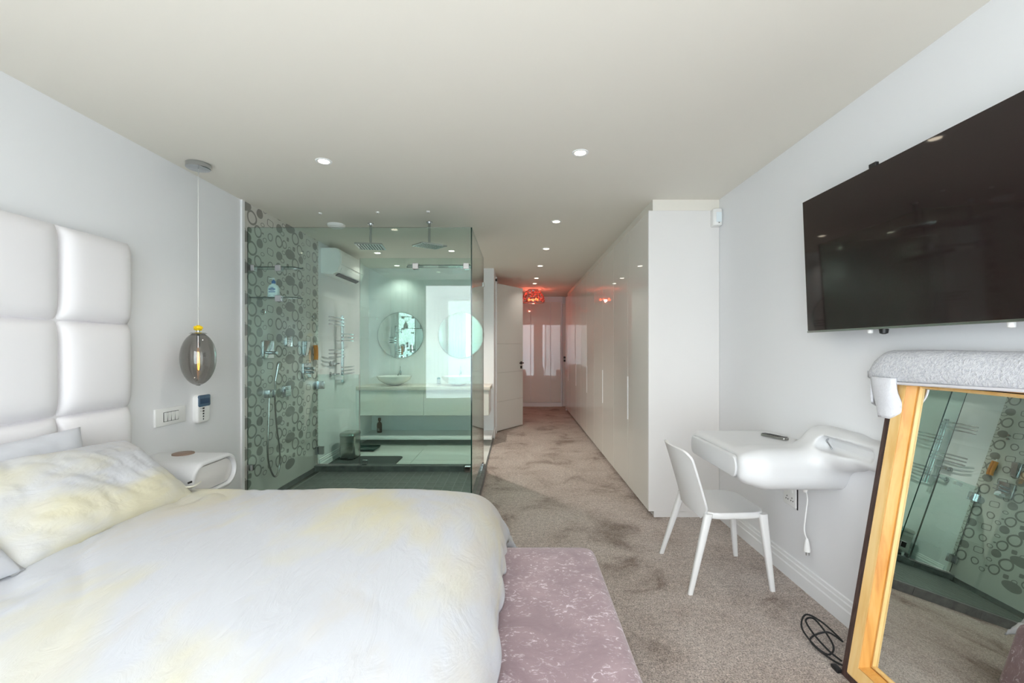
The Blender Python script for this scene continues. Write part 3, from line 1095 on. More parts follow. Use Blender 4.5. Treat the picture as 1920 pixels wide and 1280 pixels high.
# ------------------------------------------------------------------ ceiling fittings
DL = [(-1.27, 2.985, 'downlight in the ceiling above the foot of the bed'), (0.395, 2.855, 'downlight in the ceiling nearest the desk'),
      (0.377, 4.41, 'downlight at the start of the corridor beside the glass corner'), (0.356, 5.62, 'second downlight along the corridor from the bedroom'),
      (0.340, 6.79, 'third downlight along the corridor from the bedroom'), (0.335, 7.98, 'fourth downlight along the corridor, by the open door'),
      (0.330, 8.64, 'last downlight before the red ceiling lamp'), (-1.80, 5.86, 'bathroom downlight beside the air conditioner'),
      (-0.83, 5.74, 'bathroom downlight nearest the corridor'), (-1.79, 6.76, 'bathroom downlight above the left basin')]
dl0 = thing('downlight', DL[0][2], 'downlight', (DL[0][0], DL[0][1], HC), 'recessed ceiling downlights', local=True)
MB().lathe((0, 0, -0.006), [(0.034, 0.004), (0.042, 0.0), (0.051, 0.002), (0.052, 0.006)], 32).build('trim_ring', trim_white, dl0, smooth=0.7)
MB().lathe((0, 0, -0.006), [(0.030, 0.0005), (0.033, 0.001), (0.033, 0.003)], 24).build('lamp_glass', lamp_on, dl0)
for x, y, lb in DL[1:]:
    copy_thing(dl0, (x, y, HC), lb)
for i, (x, y, lb) in enumerate(DL):
    ld = bpy.data.lights.new('downlight_beam', 'SPOT')
    ld.energy = 14 if y < 4 else (8 if x > 0 else (14 if y > 6.5 else (12 if x < -1.5 else 135)))
    ld.color = (1.0, 0.93, 0.83)
    ld.spot_size = math.radians(125)
    ld.spot_blend = 0.7
    ld.shadow_soft_size = 0.03
    lo = bpy.data.objects.new('downlight_beam', ld)
    lo.location = (x, y, HC - 0.02)
    COL.objects.link(lo)

sd = thing('smoke_detector', 'white round detector on the ceiling above the shower wall', 'detector', (-1.80, 4.52, HC))
MB().lathe((-1.80, 4.52, HC), [(0.055, -0.030), (0.075, -0.024), (0.086, -0.010), (0.086, 0)], 32).build('housing', plastic_white, sd, smooth=0.6)
MB().lathe((-1.80, 4.52, HC), [(0.030, -0.038), (0.048, -0.036), (0.052, -0.030)], 24).build('sensor_dome', plastic_white, sd, smooth=0.6)
PS = [(-1.79, 4.13, 'left one of three tiny ceiling studs over the shower front'), (-1.26, 4.10, 'middle one of three tiny ceiling studs over the shower front'), (-0.80, 4.08, 'right one of three tiny ceiling studs over the shower front')]
ps0 = thing('ceiling_stud', PS[0][2], 'ceiling stud', (PS[0][0], PS[0][1], HC), 'three small white ceiling studs in the shower', local=True)
MB().lathe((0, 0, 0), [(0.009, -0.012), (0.016, -0.007), (0.017, 0)], 20).build('cap', plastic_white, ps0, smooth=0.6)
MB().lathe((0, 0, -0.0125), [(0.005, 0), (0.005, 0.003)], 12).build('lens', gap, ps0)
for x, y, lb in PS[1:]:
    copy_thing(ps0, (x, y, HC), lb)

# red beaded ceiling lamp
rx_, ry_ = 0.33, 9.5
rl = thing('ceiling_lamp', 'glowing red beaded drum lamp on the corridor ceiling', 'ceiling lamp', (rx_, ry_, HC - 0.3))
MB().lathe((rx_, ry_, HC), [(0.10, -0.03), (0.11, -0.02), (0.11, 0)], 28).build('ceiling_rose', chrome, rl, smooth=0.6)
bd = MB()
rr_ = random.Random(11)
ico = bmesh.new()
bmesh.ops.create_icosphere(ico, subdivisions=1, radius=1.0)
iv = [v_.co.copy() for v_ in ico.verts]
ifc = [tuple(q.index for q in f_.verts) for f_ in ico.faces]
ico.free()
for i in range(300):
    t_ = rr_.random()
    a = rr_.random() * 2 * PI
    ph_ = 0.25 + t_ * 1.25
    R = 0.235
    r_ = R * min(1.0, 0.45 + 0.6 * math.sin(ph_))
    z_ = HC - 0.04 - 0.23 * t_
    s_ = rr_.uniform(0.008, 0.0145)
    bd.add([(rx_ + r_ * math.cos(a) + q.x * s_, ry_ + r_ * math.sin(a) + q.y * s_, z_ + q.z * s_) for q in iv], ifc)
bo = bd.build('bead_shade', red_bead, rl, smooth=4)
bo['kind'] = 'stuff'
MB().tube([(rx_ + 0.235 * math.cos(a), ry_ + 0.235 * math.sin(a), HC - 0.28) for a in (2 * PI * i / 40 for i in range(40))], 0.008, 6, closed=True).build('lower_ring', chrome, rl, smooth=4)
for k in range(5):
    a = 2 * PI * k / 5 + 0.3
    MB().lathe((rx_ + 0.10 * math.cos(a), ry_ + 0.10 * math.sin(a), HC - 0.22), [(0.004, -0.024), (0.018, -0.015), (0.022, 0), (0.016, 0.018), (0.008, 0.03)], 12).build('bulb', red_glow, rl, smooth=4)
rlt = bpy.data.lights.new('red_lamp_glow', 'POINT')
rlt.energy = 7
rlt.color = (1.0, 0.20, 0.13)
rlt.shadow_soft_size = 0.03
rlo = bpy.data.objects.new('red_lamp_glow', rlt)
rlo.location = (rx_, ry_, HC - 0.24)
COL.objects.link(rlo)

# ------------------------------------------------------------------ shower glass
GY, GX, GZT = 3.845, -0.387, 2.417


def pane(name, parent, box, edge_axis):
    """sheet of tinted glass whose narrow sides are dark green"""
    x0, y0, z0, x1, y1, z1 = box
    o = MB().box(*box).build(name, shower_glass, parent)
    o.data.materials.append(edge_glass)
    for p in o.data.polygons:
        n_ = p.normal
        if abs(n_[edge_axis]) < 0.5:
            p.material_index = 1
    return o


def clip(parent, c, w, d, h):
    return MB().box(c[0] - w / 2, c[1] - d / 2, c[2] - h / 2, c[0] + w / 2, c[1] + d / 2, c[2] + h / 2).build('clip', chrome, parent, bevel=0.003, seg=1)


fg_ = thing('shower_screen', 'frameless green tinted glass panel across the shower front, facing the bed', 'shower screen', (-1.3, GY, 0.075), 'shower screens')
pane('pane', fg_, (XL + 0.006, GY - 0.005, 0.077, GX - 0.006, GY + 0.005, GZT), 1)
clip(fg_, (XL + 0.032, GY, 0.39), 0.05, 0.03, 0.05)
clip(fg_, (GX - 0.032, GY, 0.375), 0.05, 0.035, 0.05)
clip(fg_, (GX - 0.032, GY, 0.10), 0.05, 0.03, 0.05)
sg_ = thing('shower_screen', 'frameless green tinted glass panel of the shower along the corridor', 'shower screen', (GX, 4.5, 0.075), 'shower screens')
pane('pane', sg_, (GX - 0.005, GY - 0.005, 0.077, GX + 0.005, 5.16, GZT), 0)
clip(sg_, (GX, 5.12, 2.11), 0.03, 0.05, 0.05)
clip(sg_, (GX, 5.05, 0.10), 0.03, 0.05, 0.05)
bg_ = thing('shower_screen', 'frameless green tinted fixed glass panel between shower and washbasins', 'shower screen', (-1.08, 5.16, 0.075), 'shower screens')
pane('pane', bg_, (-1.785, 5.155, 0.077, GX - 0.006, 5.165, GZT), 1)
clip(bg_, (-1.73, 5.16, 0.105), 0.055, 0.03, 0.05)
gd = thing('glass_door', 'low green tinted glass swing door beside the patterned wall', 'shower door', (-2.03, 5.16, 0.09))
pane('pane', gd, (XL + 0.012, 5.155, 0.09, -1.795, 5.165, 1.10), 1)
for z in (0.98, 0.24):
    hgo = MB().box(XL + 0.004, 5.12, z - 0.045, XL + 0.03, 5.20, z + 0.045).box(XL + 0.03, 5.145, z - 0.045, XL + 0.095, 5.175, z + 0.045).build('hinge', chrome, gd, bevel=0.003, seg=1)
MB().box(-2.06, 5.135, 1.04, -1.98, 5.185, 1.085).build('finger_pull', plastic_white, gd, bevel=0.004)


def corner_shelf(label, x0, x1, z, clips, grp):
    s = thing('glass_shelf', label, 'glass shelf', ((x0 + x1) / 2, GY + 0.07, z), grp)
    o = MB()
    pts = [(x0, GY + 0.008), (x1, GY + 0.008), (x1 + (0.03 if x0 < -2 else 0.0), GY + 0.10), (x0, GY + 0.14)] if x0 < -2 else [(x0, GY + 0.008), (x1, GY + 0.008), (x1, GY + 0.14), (x0 - 0.03, GY + 0.10)]
    o.loft([[(x, y, zz) for x, y in pts] for zz in (z - 0.004, z + 0.004)])
    q = o.build('shelf_pane', shower_glass, s)
    q.data.materials.append(edge_glass)
    for p in q.data.polygons:
        if abs(p.normal.z) < 0.5:
            p.material_index = 1
    for x in clips:
        MB().box(x - 0.025, GY - 0.014, z - 0.036, x + 0.025, GY + 0.04, z + 0.016).build('clip', chrome, s, bevel=0.003, seg=1)
    return s


corner_shelf('upper glass corner shelf on the patterned wall side, empty', XL + 0.012, -1.89, 2.085, (-2.245, -2.02), 'glass shelves in the shower')
corner_shelf('glass corner shelf carrying the white lotion bottle', XL + 0.012, -1.89, 1.828, (-2.02,), 'glass shelves in the shower')
corner_shelf('upper glass shelf at the free glass corner by the corridor', -0.93, GX - 0.012, 2.10, (-0.86, GX - 0.045), 'glass shelves in the shower')

# lotion bottle
lx, ly, lz = -2.10, GY + 0.075, 1.8325
lb_ = thing('lotion_bottle', 'white lotion pump bottle with blue collar on the glass shelf', 'bottle', (lx, ly, lz))
rg = []
for z, w_, d_ in ((0, 0.088, 0.05), (0.006, 0.096, 0.056), (0.05, 0.098, 0.056), (0.085, 0.092, 0.052), (0.105, 0.070, 0.046), (0.115, 0.036, 0.034), (0.120, 0.030, 0.030)):
    rg.append([(x, y, lz + z) for x, y in rrect(lx, ly, w_, d_, min(w_, d_) * 0.45, 6)])
MB().loft(rg).build('bottle_body', lotion_white, lb_, smooth=0.8)
pm = MB().lathe((lx, ly, lz + 0.12), [(0.016, 0), (0.016, 0.022), (0.012, 0.026), (0.006, 0.028), (0.006, 0.036)], 20).build('pump_collar', lotion_blue, lb_, smooth=0.6)
m = MB().lathe((lx, ly, lz + 0.154), [(0.004, 0), (0.011, 0.002), (0.011, 0.012), (0.006, 0.016)], 16)
m.tube([(lx, ly, lz + 0.164), (lx - 0.03, ly, lz + 0.166), (lx - 0.04, ly, lz + 0.160)], 0.0045, 8)
m.build('pump_head', plastic_white, lb_, smooth=0.7)
m = MB()
ov = [(0.029 * math.cos(2 * PI * i / 28), 0.012 * math.sin(2 * PI * i / 28)) for i in range(28)]
m.loft([[(lx + u, ly - 0.0272 - d, lz + 0.070 + w_) for u, w_ in ov] for d in (0, 0.0016)])
m.build('label_badge', lotion_blue, lb_)
MB().box(lx - 0.028, ly - 0.0288, lz + 0.044, lx + 0.028, ly - 0.027, lz + 0.051).build('label_band', lotion_blue, lb_)
MB().box(lx - 0.012, ly - 0.0288, lz + 0.086, lx + 0.012, ly - 0.026, lz + 0.089).build('label_band', lotion_blue, lb_)
for u0, u1 in ((-0.028, -0.012), (0.014, 0.022)):
    MB().box(lx + u0, ly - 0.0288, lz + 0.016, lx + u1, ly - 0.027, lz + 0.019).build('label_print', blue_lcd, lb_)


def lettering(txt, size, loc, rot, m, parent, name='lettering', ext=0.0006, shear=0.0):
    cu = bpy.data.curves.new(name, 'FONT')
    cu.body = txt
    cu.size = size
    cu.extrude = ext
    cu.shear = shear
    cu.align_x = 'CENTER'
    cu.align_y = 'CENTER'
    to = bpy.data.objects.new(name, cu)
    COL.objects.link(to)
    bpy.context.view_layer.update()
    dg = bpy.context.evaluated_depsgraph_get()
    me_ = bpy.data.meshes.new_from_object(to.evaluated_get(dg))
    bpy.data.objects.remove(to)
    me_.transform(Matrix.Translation(loc) @ rot)
    me_.materials.clear()
    return link_mesh(name, me_, m, parent)


RFRONT = Matrix.Rotation(PI / 2, 4, 'X')
lettering('Cetaphil', 0.0135, Vector((lx, ly - 0.0292, lz + 0.070)), RFRONT, plastic_white, lb_)

# shower fittings on the patterned wall
WXs = XL + 0.005


def valve(label, y, z, kind, grp='chrome shower fittings on the patterned wall'):
    t_ = thing({'lever': 'shower_valve', 'mixer': 'shower_valve', 'jet': 'body_jet'}[kind], label, {'lever': 'valve', 'mixer': 'valve', 'jet': 'body jet'}[kind], (WXs, y, z), grp)
    m_ = MB()
    if kind == 'jet':
        slab(m_, 'x', WXs, 0.030, (y, z), 0.105, 0.105, 0.006, 3, soft=0.004)
        m_.build('plate', chrome, t_, smooth=0.5)
        q_ = MB()
        for a in range(4):
            for b in range(4):
                q_.lathe((WXs + 0.0295, y - 0.033 + 0.022 * a, z - 0.033 + 0.022 * b), [(0.004, 0), (0.003, 0.003)], 8, 'x')
        q_.build('nozzle_grid', plastic_white, t_)
    else:
        slab(m_, 'x', WXs, 0.022, (y, z), 0.17, 0.165, 0.006, 3, soft=0.004)
        m_.build('plate', chrome, t_, smooth=0.5)
        for dz in ((-0.03,) if kind == 'lever' else (0.025, -0.015)):
            MB().lathe((WXs + 0.02, y, z + dz), [(0.014, 0), (0.014, 0.045), (0.0165, 0.046), (0.0165, 0.07), (0.014, 0.074)], 18, 'x').build('knob', chrome, t_, smooth=0.6)
            MB().tube([(WXs + 0.055, y, z + dz), (WXs + 0.055, y + 0.085, z + dz)], 0.005, 8).build('lever', chrome, t_, smooth=4)
    return t_


valve('large square shower valve left of the body jets, above the hand shower', 4.14, 1.385, 'lever')
valve('square two-knob mixer valve under the tall holder near the glass door', 4.90, 1.155, 'mixer')
valve('upper square body jet with visible nozzles', 4.50, 1.465, 'jet')
valve('lower square body jet level with the hose outlet', 4.47, 0.975, 'jet')
hk = thing('robe_hook', 'small round chrome stud hook below the lotion shelf', 'hook', (WXs, 4.05, 1.725))
MB().lathe((WXs, 4.05, 1.725), [(0.012, 0), (0.012, 0.015), (0.022, 0.018), (0.022, 0.028), (0.016, 0.032)], 20, 'x').build('stud', chrome, hk, smooth=0.6)
for z in (1.748, 1.708):
    t_ = thing('robe_hook', ('upper' if z > 1.73 else 'lower') + ' tiny chrome stud high beside the glass door', 'hook', (WXs, 5.04, z))
    MB().lathe((WXs, 5.04, z), [(0.008, 0), (0.010, 0.014), (0.013, 0.016), (0.012, 0.024)], 14, 'x').build('stud', chrome, t_, smooth=0.6)
hd_ = thing('toiletry_holder', 'tall chrome wall holder above the two-knob mixer valve', 'holder', (WXs, 4.87, 1.395))
m = MB()
slab(m, 'x', WXs, 0.016, (4.86, 1.395), 0.075, 0.165, 0.008, 4, soft=0.003)
m.build('back_plate', chrome, hd_, smooth=0.5)
m = MB()
m.loft([[(WXs + 0.016, 4.83, 1.32), (WXs + 0.03, 4.83, 1.32), (WXs + 0.03, 4.89, 1.32), (WXs + 0.016, 4.89, 1.32)], [(WXs + 0.016, 4.825, 1.47), (WXs + 0.055, 4.825, 1.47), (WXs + 0.055, 4.895, 1.47), (WXs + 0.016, 4.895, 1.47)]])
m.build('scoop', chrome, hd_, bevel=0.003, seg=1)
lo_ = thing('loofah', 'orange ridged loofah hanging beside the glass door', 'loofah', (WXs + 0.03, 5.08, 1.28))
m = MB()
for dy in (-0.016, 0.016):
    m.tube(catmull([(WXs + 0.03, 5.07 + dy, 1.43), (WXs + 0.034, 5.075 + dy, 1.37), (WXs + 0.03, 5.085 + dy, 1.30), (WXs + 0.03, 5.08 + dy, 1.27)], 6), 0.017, 10)
m.build('pad', sponge_m, lo_, smooth=4)
MB().tube(catmull([(WXs + 0.03, 5.06, 1.42), (WXs + 0.02, 5.07, 1.46), (WXs + 0.03, 5.085, 1.42)], 6), 0.003, 6).build('loop', plastic_white, lo_, smooth=4)

hs = thing('hand_shower', 'chrome hand shower with looping hose left on the patterned wall', 'hand shower', (WXs, 4.13, 0.98))
m = MB()
slab(m, 'x', WXs, 0.055, (4.13, 0.985), 0.07, 0.072, 0.006, 3, soft=0.003)
m.build('outlet_bracket', chrome, hs, smooth=0.5)
m = MB()
ctr = [((WXs + 0.07, 4.155, 1.10), 0.011, 0.009), ((WXs + 0.078, 4.165, 1.16), 0.013, 0.010), ((WXs + 0.088, 4.175, 1.24), 0.020, 0.012), ((WXs + 0.094, 4.18, 1.262), 0.018, 0.010)]
m.loft([[(c[0] + v_, c[1] + u_, c[2]) for u_, v_ in rrect(0, 0, 2 * a, 2 * b, b * 0.7, 4)] for c, a, b in ctr])
m.build('wand', chrome, hs, smooth=0.8)
hose = catmull([(WXs + 0.07, 4.155, 1.10), (WXs + 0.068, 4.16, 1.02), (WXs + 0.06, 4.165, 0.93), (WXs + 0.05, 4.21, 0.70), (WXs + 0.045, 4.275, 0.45), (WXs + 0.04, 4.285, 0.30), (WXs + 0.04, 4.235, 0.215),
                (WXs + 0.04, 4.17, 0.235), (WXs + 0.04, 4.10, 0.36), (WXs + 0.04, 4.08, 0.50), (WXs + 0.04, 4.10, 0.75), (WXs + 0.035, 4.115, 0.90), (WXs + 0.035, 4.12, 0.955)], 9)
MB().tube(hose, 0.0085, 10).build('hose', steel, hs, smooth=4)


def rain_head(label, x, y, ztop, ang, tilt, grp='square rain shower heads'):
    t_ = thing('rain_shower', label, 'shower head', (x, y, ztop), grp)
    MB().lathe((x, y, HC - 0.012), [(0.028, 0), (0.03, 0.004), (0.03, 0.012)], 20).build('ceiling_flange', chrome, t_, smooth=0.6)
    MB().tube([(x, y, HC - 0.01), (x, y, ztop + 0.012)], 0.0125, 14).build('arm', chrome, t_, smooth=0.8)
    M_ = Matrix.Translation((x, y, ztop)) @ Matrix.Rotation(ang, 4, 'Z') @ Matrix.Rotation(tilt, 4, 'X')
    m_ = MB()
    slab(m_, 'z', 0.008, -0.016, (0, 0), 0.26, 0.26, 0.008, 3)
    m_.v = [tuple(M_ @ Vector(p)) for p in m_.v]
    hd0 = m_.build('head_plate', chrome, t_, bevel=0.002, seg=1)
    m_ = MB().lathe((0, 0, 0.006), [(0.03, 0), (0.022, 0.012), (0.016, 0.02)], 16)
    m_.v = [tuple(M_ @ Vector(p)) for p in m_.v]
    m_.build('swivel', chrome, t_, smooth=0.7)
    m_ = MB()
    for i in range(9):
        for j in range(9):
            m_.lathe((-0.104 + 0.026 * i, -0.104 + 0.026 * j, -0.008), [(0.003, -0.003), (0.0055, 0.0)], 6)
    m_.v = [tuple(M_ @ Vector(p)) for p in m_.v]
    nz_ = m_.build('nozzle_grid', rubber, t_)


rain_head('square rain shower head on the left ceiling pipe, set square to the glass', -1.446, 4.485, 2.40, 0.12, 0.0)
rain_head('square rain shower head on the right ceiling pipe, turned and tilted', -0.857, 4.43, 2.395, 0.62, 0.07)

# ------------------------------------------------------------------ bathroom
ac = thing('air_conditioner', 'white wall air conditioner above the towel warmer', 'air conditioner', (XL, 5.70, 2.25))
pr = [(0, 2.265), (0.13, 2.255), (0.185, 2.285), (0.222, 2.36), (0.226, 2.50), (0.205, 2.553), (0.17, 2.565), (0, 2.565)]
MB().loft([[(XL + d * k, y, 2.41 + (z - 2.41) * k) for d, z in pr] for y, k in ((5.29, 0.985), (5.295, 1.0), (6.095, 1.0), (6.10, 0.985))]).build('casing', plastic_white, ac, smooth=0.5)
MB().loft([[(XL + 0.2265, y, 2.372), (XL + 0.2315, y, 2.374), (XL + 0.2325, y, 2.495), (XL + 0.214, y, 2.545), (XL + 0.21, y, 2.54)] for y in (5.315, 6.075)]).build('front_cover', plastic_white, ac, smooth=0.5)
MB().loft([[(XL + 0.14, y, 2.253), (XL + 0.186, y, 2.280), (XL + 0.190, y, 2.277), (XL + 0.145, y, 2.249)] for y in (5.36, 6.03)]).build('louvre', gap, ac)  # dark strip on the casing, paints the shade of the outlet slit
MB().loft([[(XL + 0.193, y, 2.297), (XL + 0.215, y, 2.343), (XL + 0.220, y, 2.340), (XL + 0.198, y, 2.294)] for y in (5.36, 6.03)]).build('louvre', plastic_white, ac)

twr = thing('towel_warmer', 'chrome ladder towel warmer with staggered rails on bathroom side wall', 'towel warmer', (XL, 5.72, 0.97))
for dy in (-0.014, 0.022):
    MB().tube([(XL + 0.085, 5.72 + dy, 0.965), (XL + 0.085, 5.72 + dy, 1.805)], 0.0125, 12).build('upright', chrome, twr, smooth=0.8)
for (zb, s_) in ((1.765, -1), (1.575, 1), (1.375, -1), (1.155, 1)):
    for k in range(3):
        z = zb - 0.042 * k
        c0 = 5.76 if s_ < 0 else 5.69
        pts = [(XL + 0.095, c0, z), (XL + 0.115, c0 + s_ * 0.15, z), (XL + 0.112, c0 + s_ * 0.30, z), (XL + 0.085, c0 + s_ * 0.44, z)]
        MB().tube(catmull(pts, 6), 0.0095, 10).build('rail', chrome, twr, smooth=0.8)
for z in (1.205, 1.075):
    m = MB().tube([(XL + 0.004, 5.55, z), (XL + 0.06, 5.55, z)], 0.016, 12).tube([(XL + 0.05, 5.55, z), (XL + 0.05, 5.70, z)], 0.011, 10)
    m.lathe((XL + 0.002, 5.55, z), [(0.032, 0), (0.032, 0.008), (0.026, 0.012)], 20, 'x')
    m.build('valve_tail', chrome, twr, smooth=0.7)

va = thing('vanity', 'long white wall-hung vanity with two drawers below the basins', 'vanity', (-1.33, 6.72, 0.44))
MB().box(XL + 0.002, 6.475, 0.44, -0.405, 6.998, 0.80).build('carcass', trim_white, va)
for a, b in ((XL + 0.05, -1.332), (-1.328, -0.405)):
    MB().box(a, 6.452, 0.442, b, 6.474, 0.785).build('drawer', white_gloss, va, bevel=0.002, seg=1)
MB().box(XL + 0.002, 6.44, 0.105, XL + 0.045, 6.998, 0.80).build('side_panel', trim_white, va)
MB().box(XL + 0.002, 6.43, 0.80, -0.385, 6.998, 0.852).build('countertop', stone, va, bevel=0.004, seg=2)
shf = MB().box(XL + 0.046, 6.44, 0.10, -0.362, 6.998, 0.137).build('lower_shelf', trim_white, bevel=0.003, seg=1)
tag(shf, 'long white shelf under the vanity carrying the brown bottle', 'shelf')


def basin(label, x, y):
    t_ = thing('basin', label, 'washbasin', (x, y, 0.852), 'white bowl washbasins')
    pf = [(0.055, 0.0), (0.10, 0.012), (0.17, 0.045), (0.225, 0.085), (0.247, 0.128), (0.250, 0.136), (0.243, 0.136), (0.21, 0.092), (0.15, 0.052), (0.08, 0.026), (0.02, 0.02)]
    MB().lathe((x, y, 0.852), pf, 40).build('bowl', ceramic, t_, smooth=0.9)
    MB().lathe((x, y, 0.872), [(0.022, 0), (0.022, 0.004), (0.016, 0.006)], 16).build('drain', chrome, t_, smooth=0.6)


def tap(label, x, y):
    t_ = thing('basin_tap', label, 'tap', (x, y, 0.852), 'tall chrome basin taps')
    MB().lathe((x, y, 0.852), [(0.024, 0), (0.024, 0.01), (0.017, 0.014), (0.017, 0.17), (0.02, 0.172), (0.02, 0.19)], 18).build('column', chrome, t_, smooth=0.6)
    MB().tube(catmull([(x, y, 1.0), (x, y - 0.07, 1.012), (x, y - 0.13, 1.0), (x, y - 0.14, 0.985)], 5), 0.010, 10).build('spout', chrome, t_, smooth=4)
    MB().tube([(x, y, 1.04), (x, y - 0.008, 1.125)], [0.006, 0.005], 10).build('lever', chrome, t_, smooth=4)


basin('white bowl basin under the left round mirror', -1.80, 6.66)
basin('white bowl basin under the right round mirror, next to the corridor', -0.86, 6.66)
tap('chrome tap behind the left basin', -1.79, 6.962)
tap('chrome tap behind the right basin', -0.87, 6.962)


def round_mirror(label, x, z):
    t_ = thing('round_mirror', label, 'mirror', (x, 6.99, z), 'round bathroom mirrors')
    MB().lathe((x, 6.985, z), [(0.352, 0.012), (0.352, 0.0), (0.344, -0.004)], 64, 'y').build('rim', chrome, t_, smooth=0.6)
    MB().lathe((x, 6.980, z), [(0.345, 0.003), (0.345, 0.0)], 64, 'y').build('mirror_glass', mirror_m, t_)


round_mirror('round frameless mirror over the left basin', -1.795, 1.595)
round_mirror('round frameless mirror over the right basin beside the corridor', -0.865, 1.595)
bs = thing('wall_socket', 'white square socket plate between the two round mirrors', 'socket', (-1.36, 7.0, 1.27))
m = MB()
slab(m, 'y', 7.0, -0.010, (-1.36, 1.27), 0.13, 0.12, 0.006, 3, soft=0.003)
m.build('plate', plastic_white, bs, smooth=0.5)
for dx in (-0.03, 0.03):
    m = MB()
    slab(m, 'y', 6.992, -0.006, (-1.36 + dx, 1.27), 0.045, 0.06, 0.004, 3, soft=0.002)
    m.build('rocker', plastic_white, bs, smooth=0.5)

bt = thing('brown_bottle', 'small brown bottle with white script standing on the vanity shelf', 'bottle', (-2.06, 6.80, 0.137))
MB().lathe((-2.06, 6.80, 0.137), [(0.034, 0), (0.037, 0.004), (0.037, 0.125), (0.030, 0.145), (0.014, 0.158), (0.013, 0.175)], 24).build('bottle_body', brown_m, bt, smooth=0.7)
MB().lathe((-2.06, 6.80, 0.312), [(0.022, 0), (0.023, 0.003), (0.022, 0.04), (0.018, 0.044)], 20).build('cap', brown_m, bt, smooth=0.6)
m = MB()
for k, (a0, a1, z) in enumerate(((-2.2, -1.2, 0.20), (-2.0, -1.35, 0.185), (-2.05, -1.1, 0.172))):
    m.tube([(-2.06 + 0.038 * math.cos(a0 + (a1 - a0) * i / 10), 6.80 + 0.038 * math.sin(a0 + (a1 - a0) * i / 10), z + 0.006 * math.sin(i * 1.9 + k)) for i in range(11)], 0.0014, 5)
m.build('script_print', plastic_white, bt)
sdp = thing('soap_dispenser', 'small clear soap dispenser with teal top left of the right basin', 'soap dispenser', (-1.16, 6.72, 0.852))
MB().lathe((-1.16, 6.72, 0.852), [(0.036, 0), (0.038, 0.004), (0.038, 0.02), (0.03, 0.028)], 20).build('chrome_foot', chrome, sdp, smooth=0.6)
MB().lathe((-1.16, 6.72, 0.880), [(0.026, 0), (0.028, 0.004), (0.028, 0.055), (0.024, 0.06)], 20).build('clear_body', clear_plastic, sdp, smooth=0.6)
MB().lathe((-1.16, 6.72, 0.940), [(0.026, 0), (0.030, 0.006), (0.026, 0.022), (0.01, 0.028)], 20).build('teal_top', teal_m, sdp, smooth=0.7)

bx, by = -2.10, 5.72
bi = thing('pedal_bin', 'brushed steel pedal bin beside the glass door', 'bin', (bx, by, 0.0262))
bz = 0.0125
MB().loft([[(x, y, z + bz) for x, y in rrect(bx, by, w_, d_, 0.035, 5)] for z, w_, d_ in ((0.014, 0.185, 0.235), (0.03, 0.19, 0.24), (0.29, 0.192, 0.242))]).build('bin_body', steel, bi, smooth=0.6)
MB().loft([[(x, y, z + bz) for x, y in rrect(bx, by, w_, d_, 0.036, 5)] for z, w_, d_ in ((0.292, 0.19, 0.24), (0.294, 0.2, 0.25), (0.318, 0.2, 0.25), (0.334, 0.185, 0.235), (0.338, 0.15, 0.2))]).build('lid', steel, bi, smooth=0.6)
MB().box(bx + 0.02, by - 0.165, 0.034, bx + 0.085, by - 0.118, 0.046).build('pedal', black, bi, bevel=0.003)
MB().loft([[(x, y, z + bz) for x, y in rrect(bx, by, 0.194, 0.244, 0.036, 5)] for z in (0.0141, 0.028)]).build('base_ring', black, bi)
sc = thing('bathroom_scale', 'flat glass bathroom scale behind the pedal bin', 'scale', (-2.06, 6.25, 0.014))
m = MB()
slab(m, 'z', 0.03, 0.012, (-2.06, 6.22), 0.30, 0.30, 0.012, 4, soft=0.003)
m.build('glass_plate', edge_glass, sc, smooth=0.5)
for y in (6.095, 6.345):
    MB().box(-2.20, y - 0.022, 0.014, -1.92, y + 0.022, 0.036).build('foot_bar', black, sc, bevel=0.004)
m = MB()
slab(m, 'z', 0.014, 0.012, (-1.85, 5.58), 0.80, 0.42, 0.05, 6, soft=0.004)
bm_ = m.build('bath_mat', dark_grey, smooth=0.7)
tag(bm_, 'dark grey bath mat on the white tiles behind the shower glass', 'bath mat')

# ------------------------------------------------------------------ television, sensor
Ty0, Ty1, Tz0, Tz1, Tx = 1.20, 2.44, 1.487, 2.18, 1.556
tv = thing('tv', 'large flat black television tilted on the right wall', 'television', (1.6, 1.82, 1.48))
sl = 0.028 / (Tz1 - Tz0)


def tvx(z, d):
    return Tx + d - (z - Tz0) * sl


def tvbox(mb, y0, y1, z0, z1, d0, d1):
    q = []
    for z in (z0, z1):
        q += [(tvx(z, d0), y0, z), (tvx(z, d1), y0, z), (tvx(z, d1), y1, z), (tvx(z, d0), y1, z)]
    return mb.add(q, [(0, 3, 2, 1), (4, 5, 6, 7), (0, 1, 5, 4), (1, 2, 6, 5), (2, 3, 7, 6), (3, 0, 4, 7)])


tvbox(MB(), Ty0, Ty1, Tz0, Tz1, 0.004, 0.035).build('back_case', steel, tv, bevel=0.003, seg=1)
tvbox(MB(), Ty0 + 0.003, Ty1 - 0.003, Tz0 + 0.004, Tz1 - 0.003, 0.0, 0.0045).build('screen', screen_m, tv)
tvbox(MB(), Ty0, Ty1, Tz0 - 0.006, Tz0 + 0.003, -0.002, 0.02).build('bottom_bezel', steel, tv, bevel=0.001, seg=1)
MB().box(1.60, 1.55, 1.62, XR, 2.1, 2.0).build('wall_bracket', black, tv)
tvbox(MB(), 1.945, 1.985, Tz1 - 0.002, Tz1 + 0.018, 0.004, 0.02).build('top_sensor', black, tv, bevel=0.002, seg=1)
MB().lathe((1.575, 1.955, Tz0 - 0.028), [(0.006, 0), (0.015, 0.004), (0.018, 0.022)], 16).build('receiver_knob', black, tv, smooth=0.7)
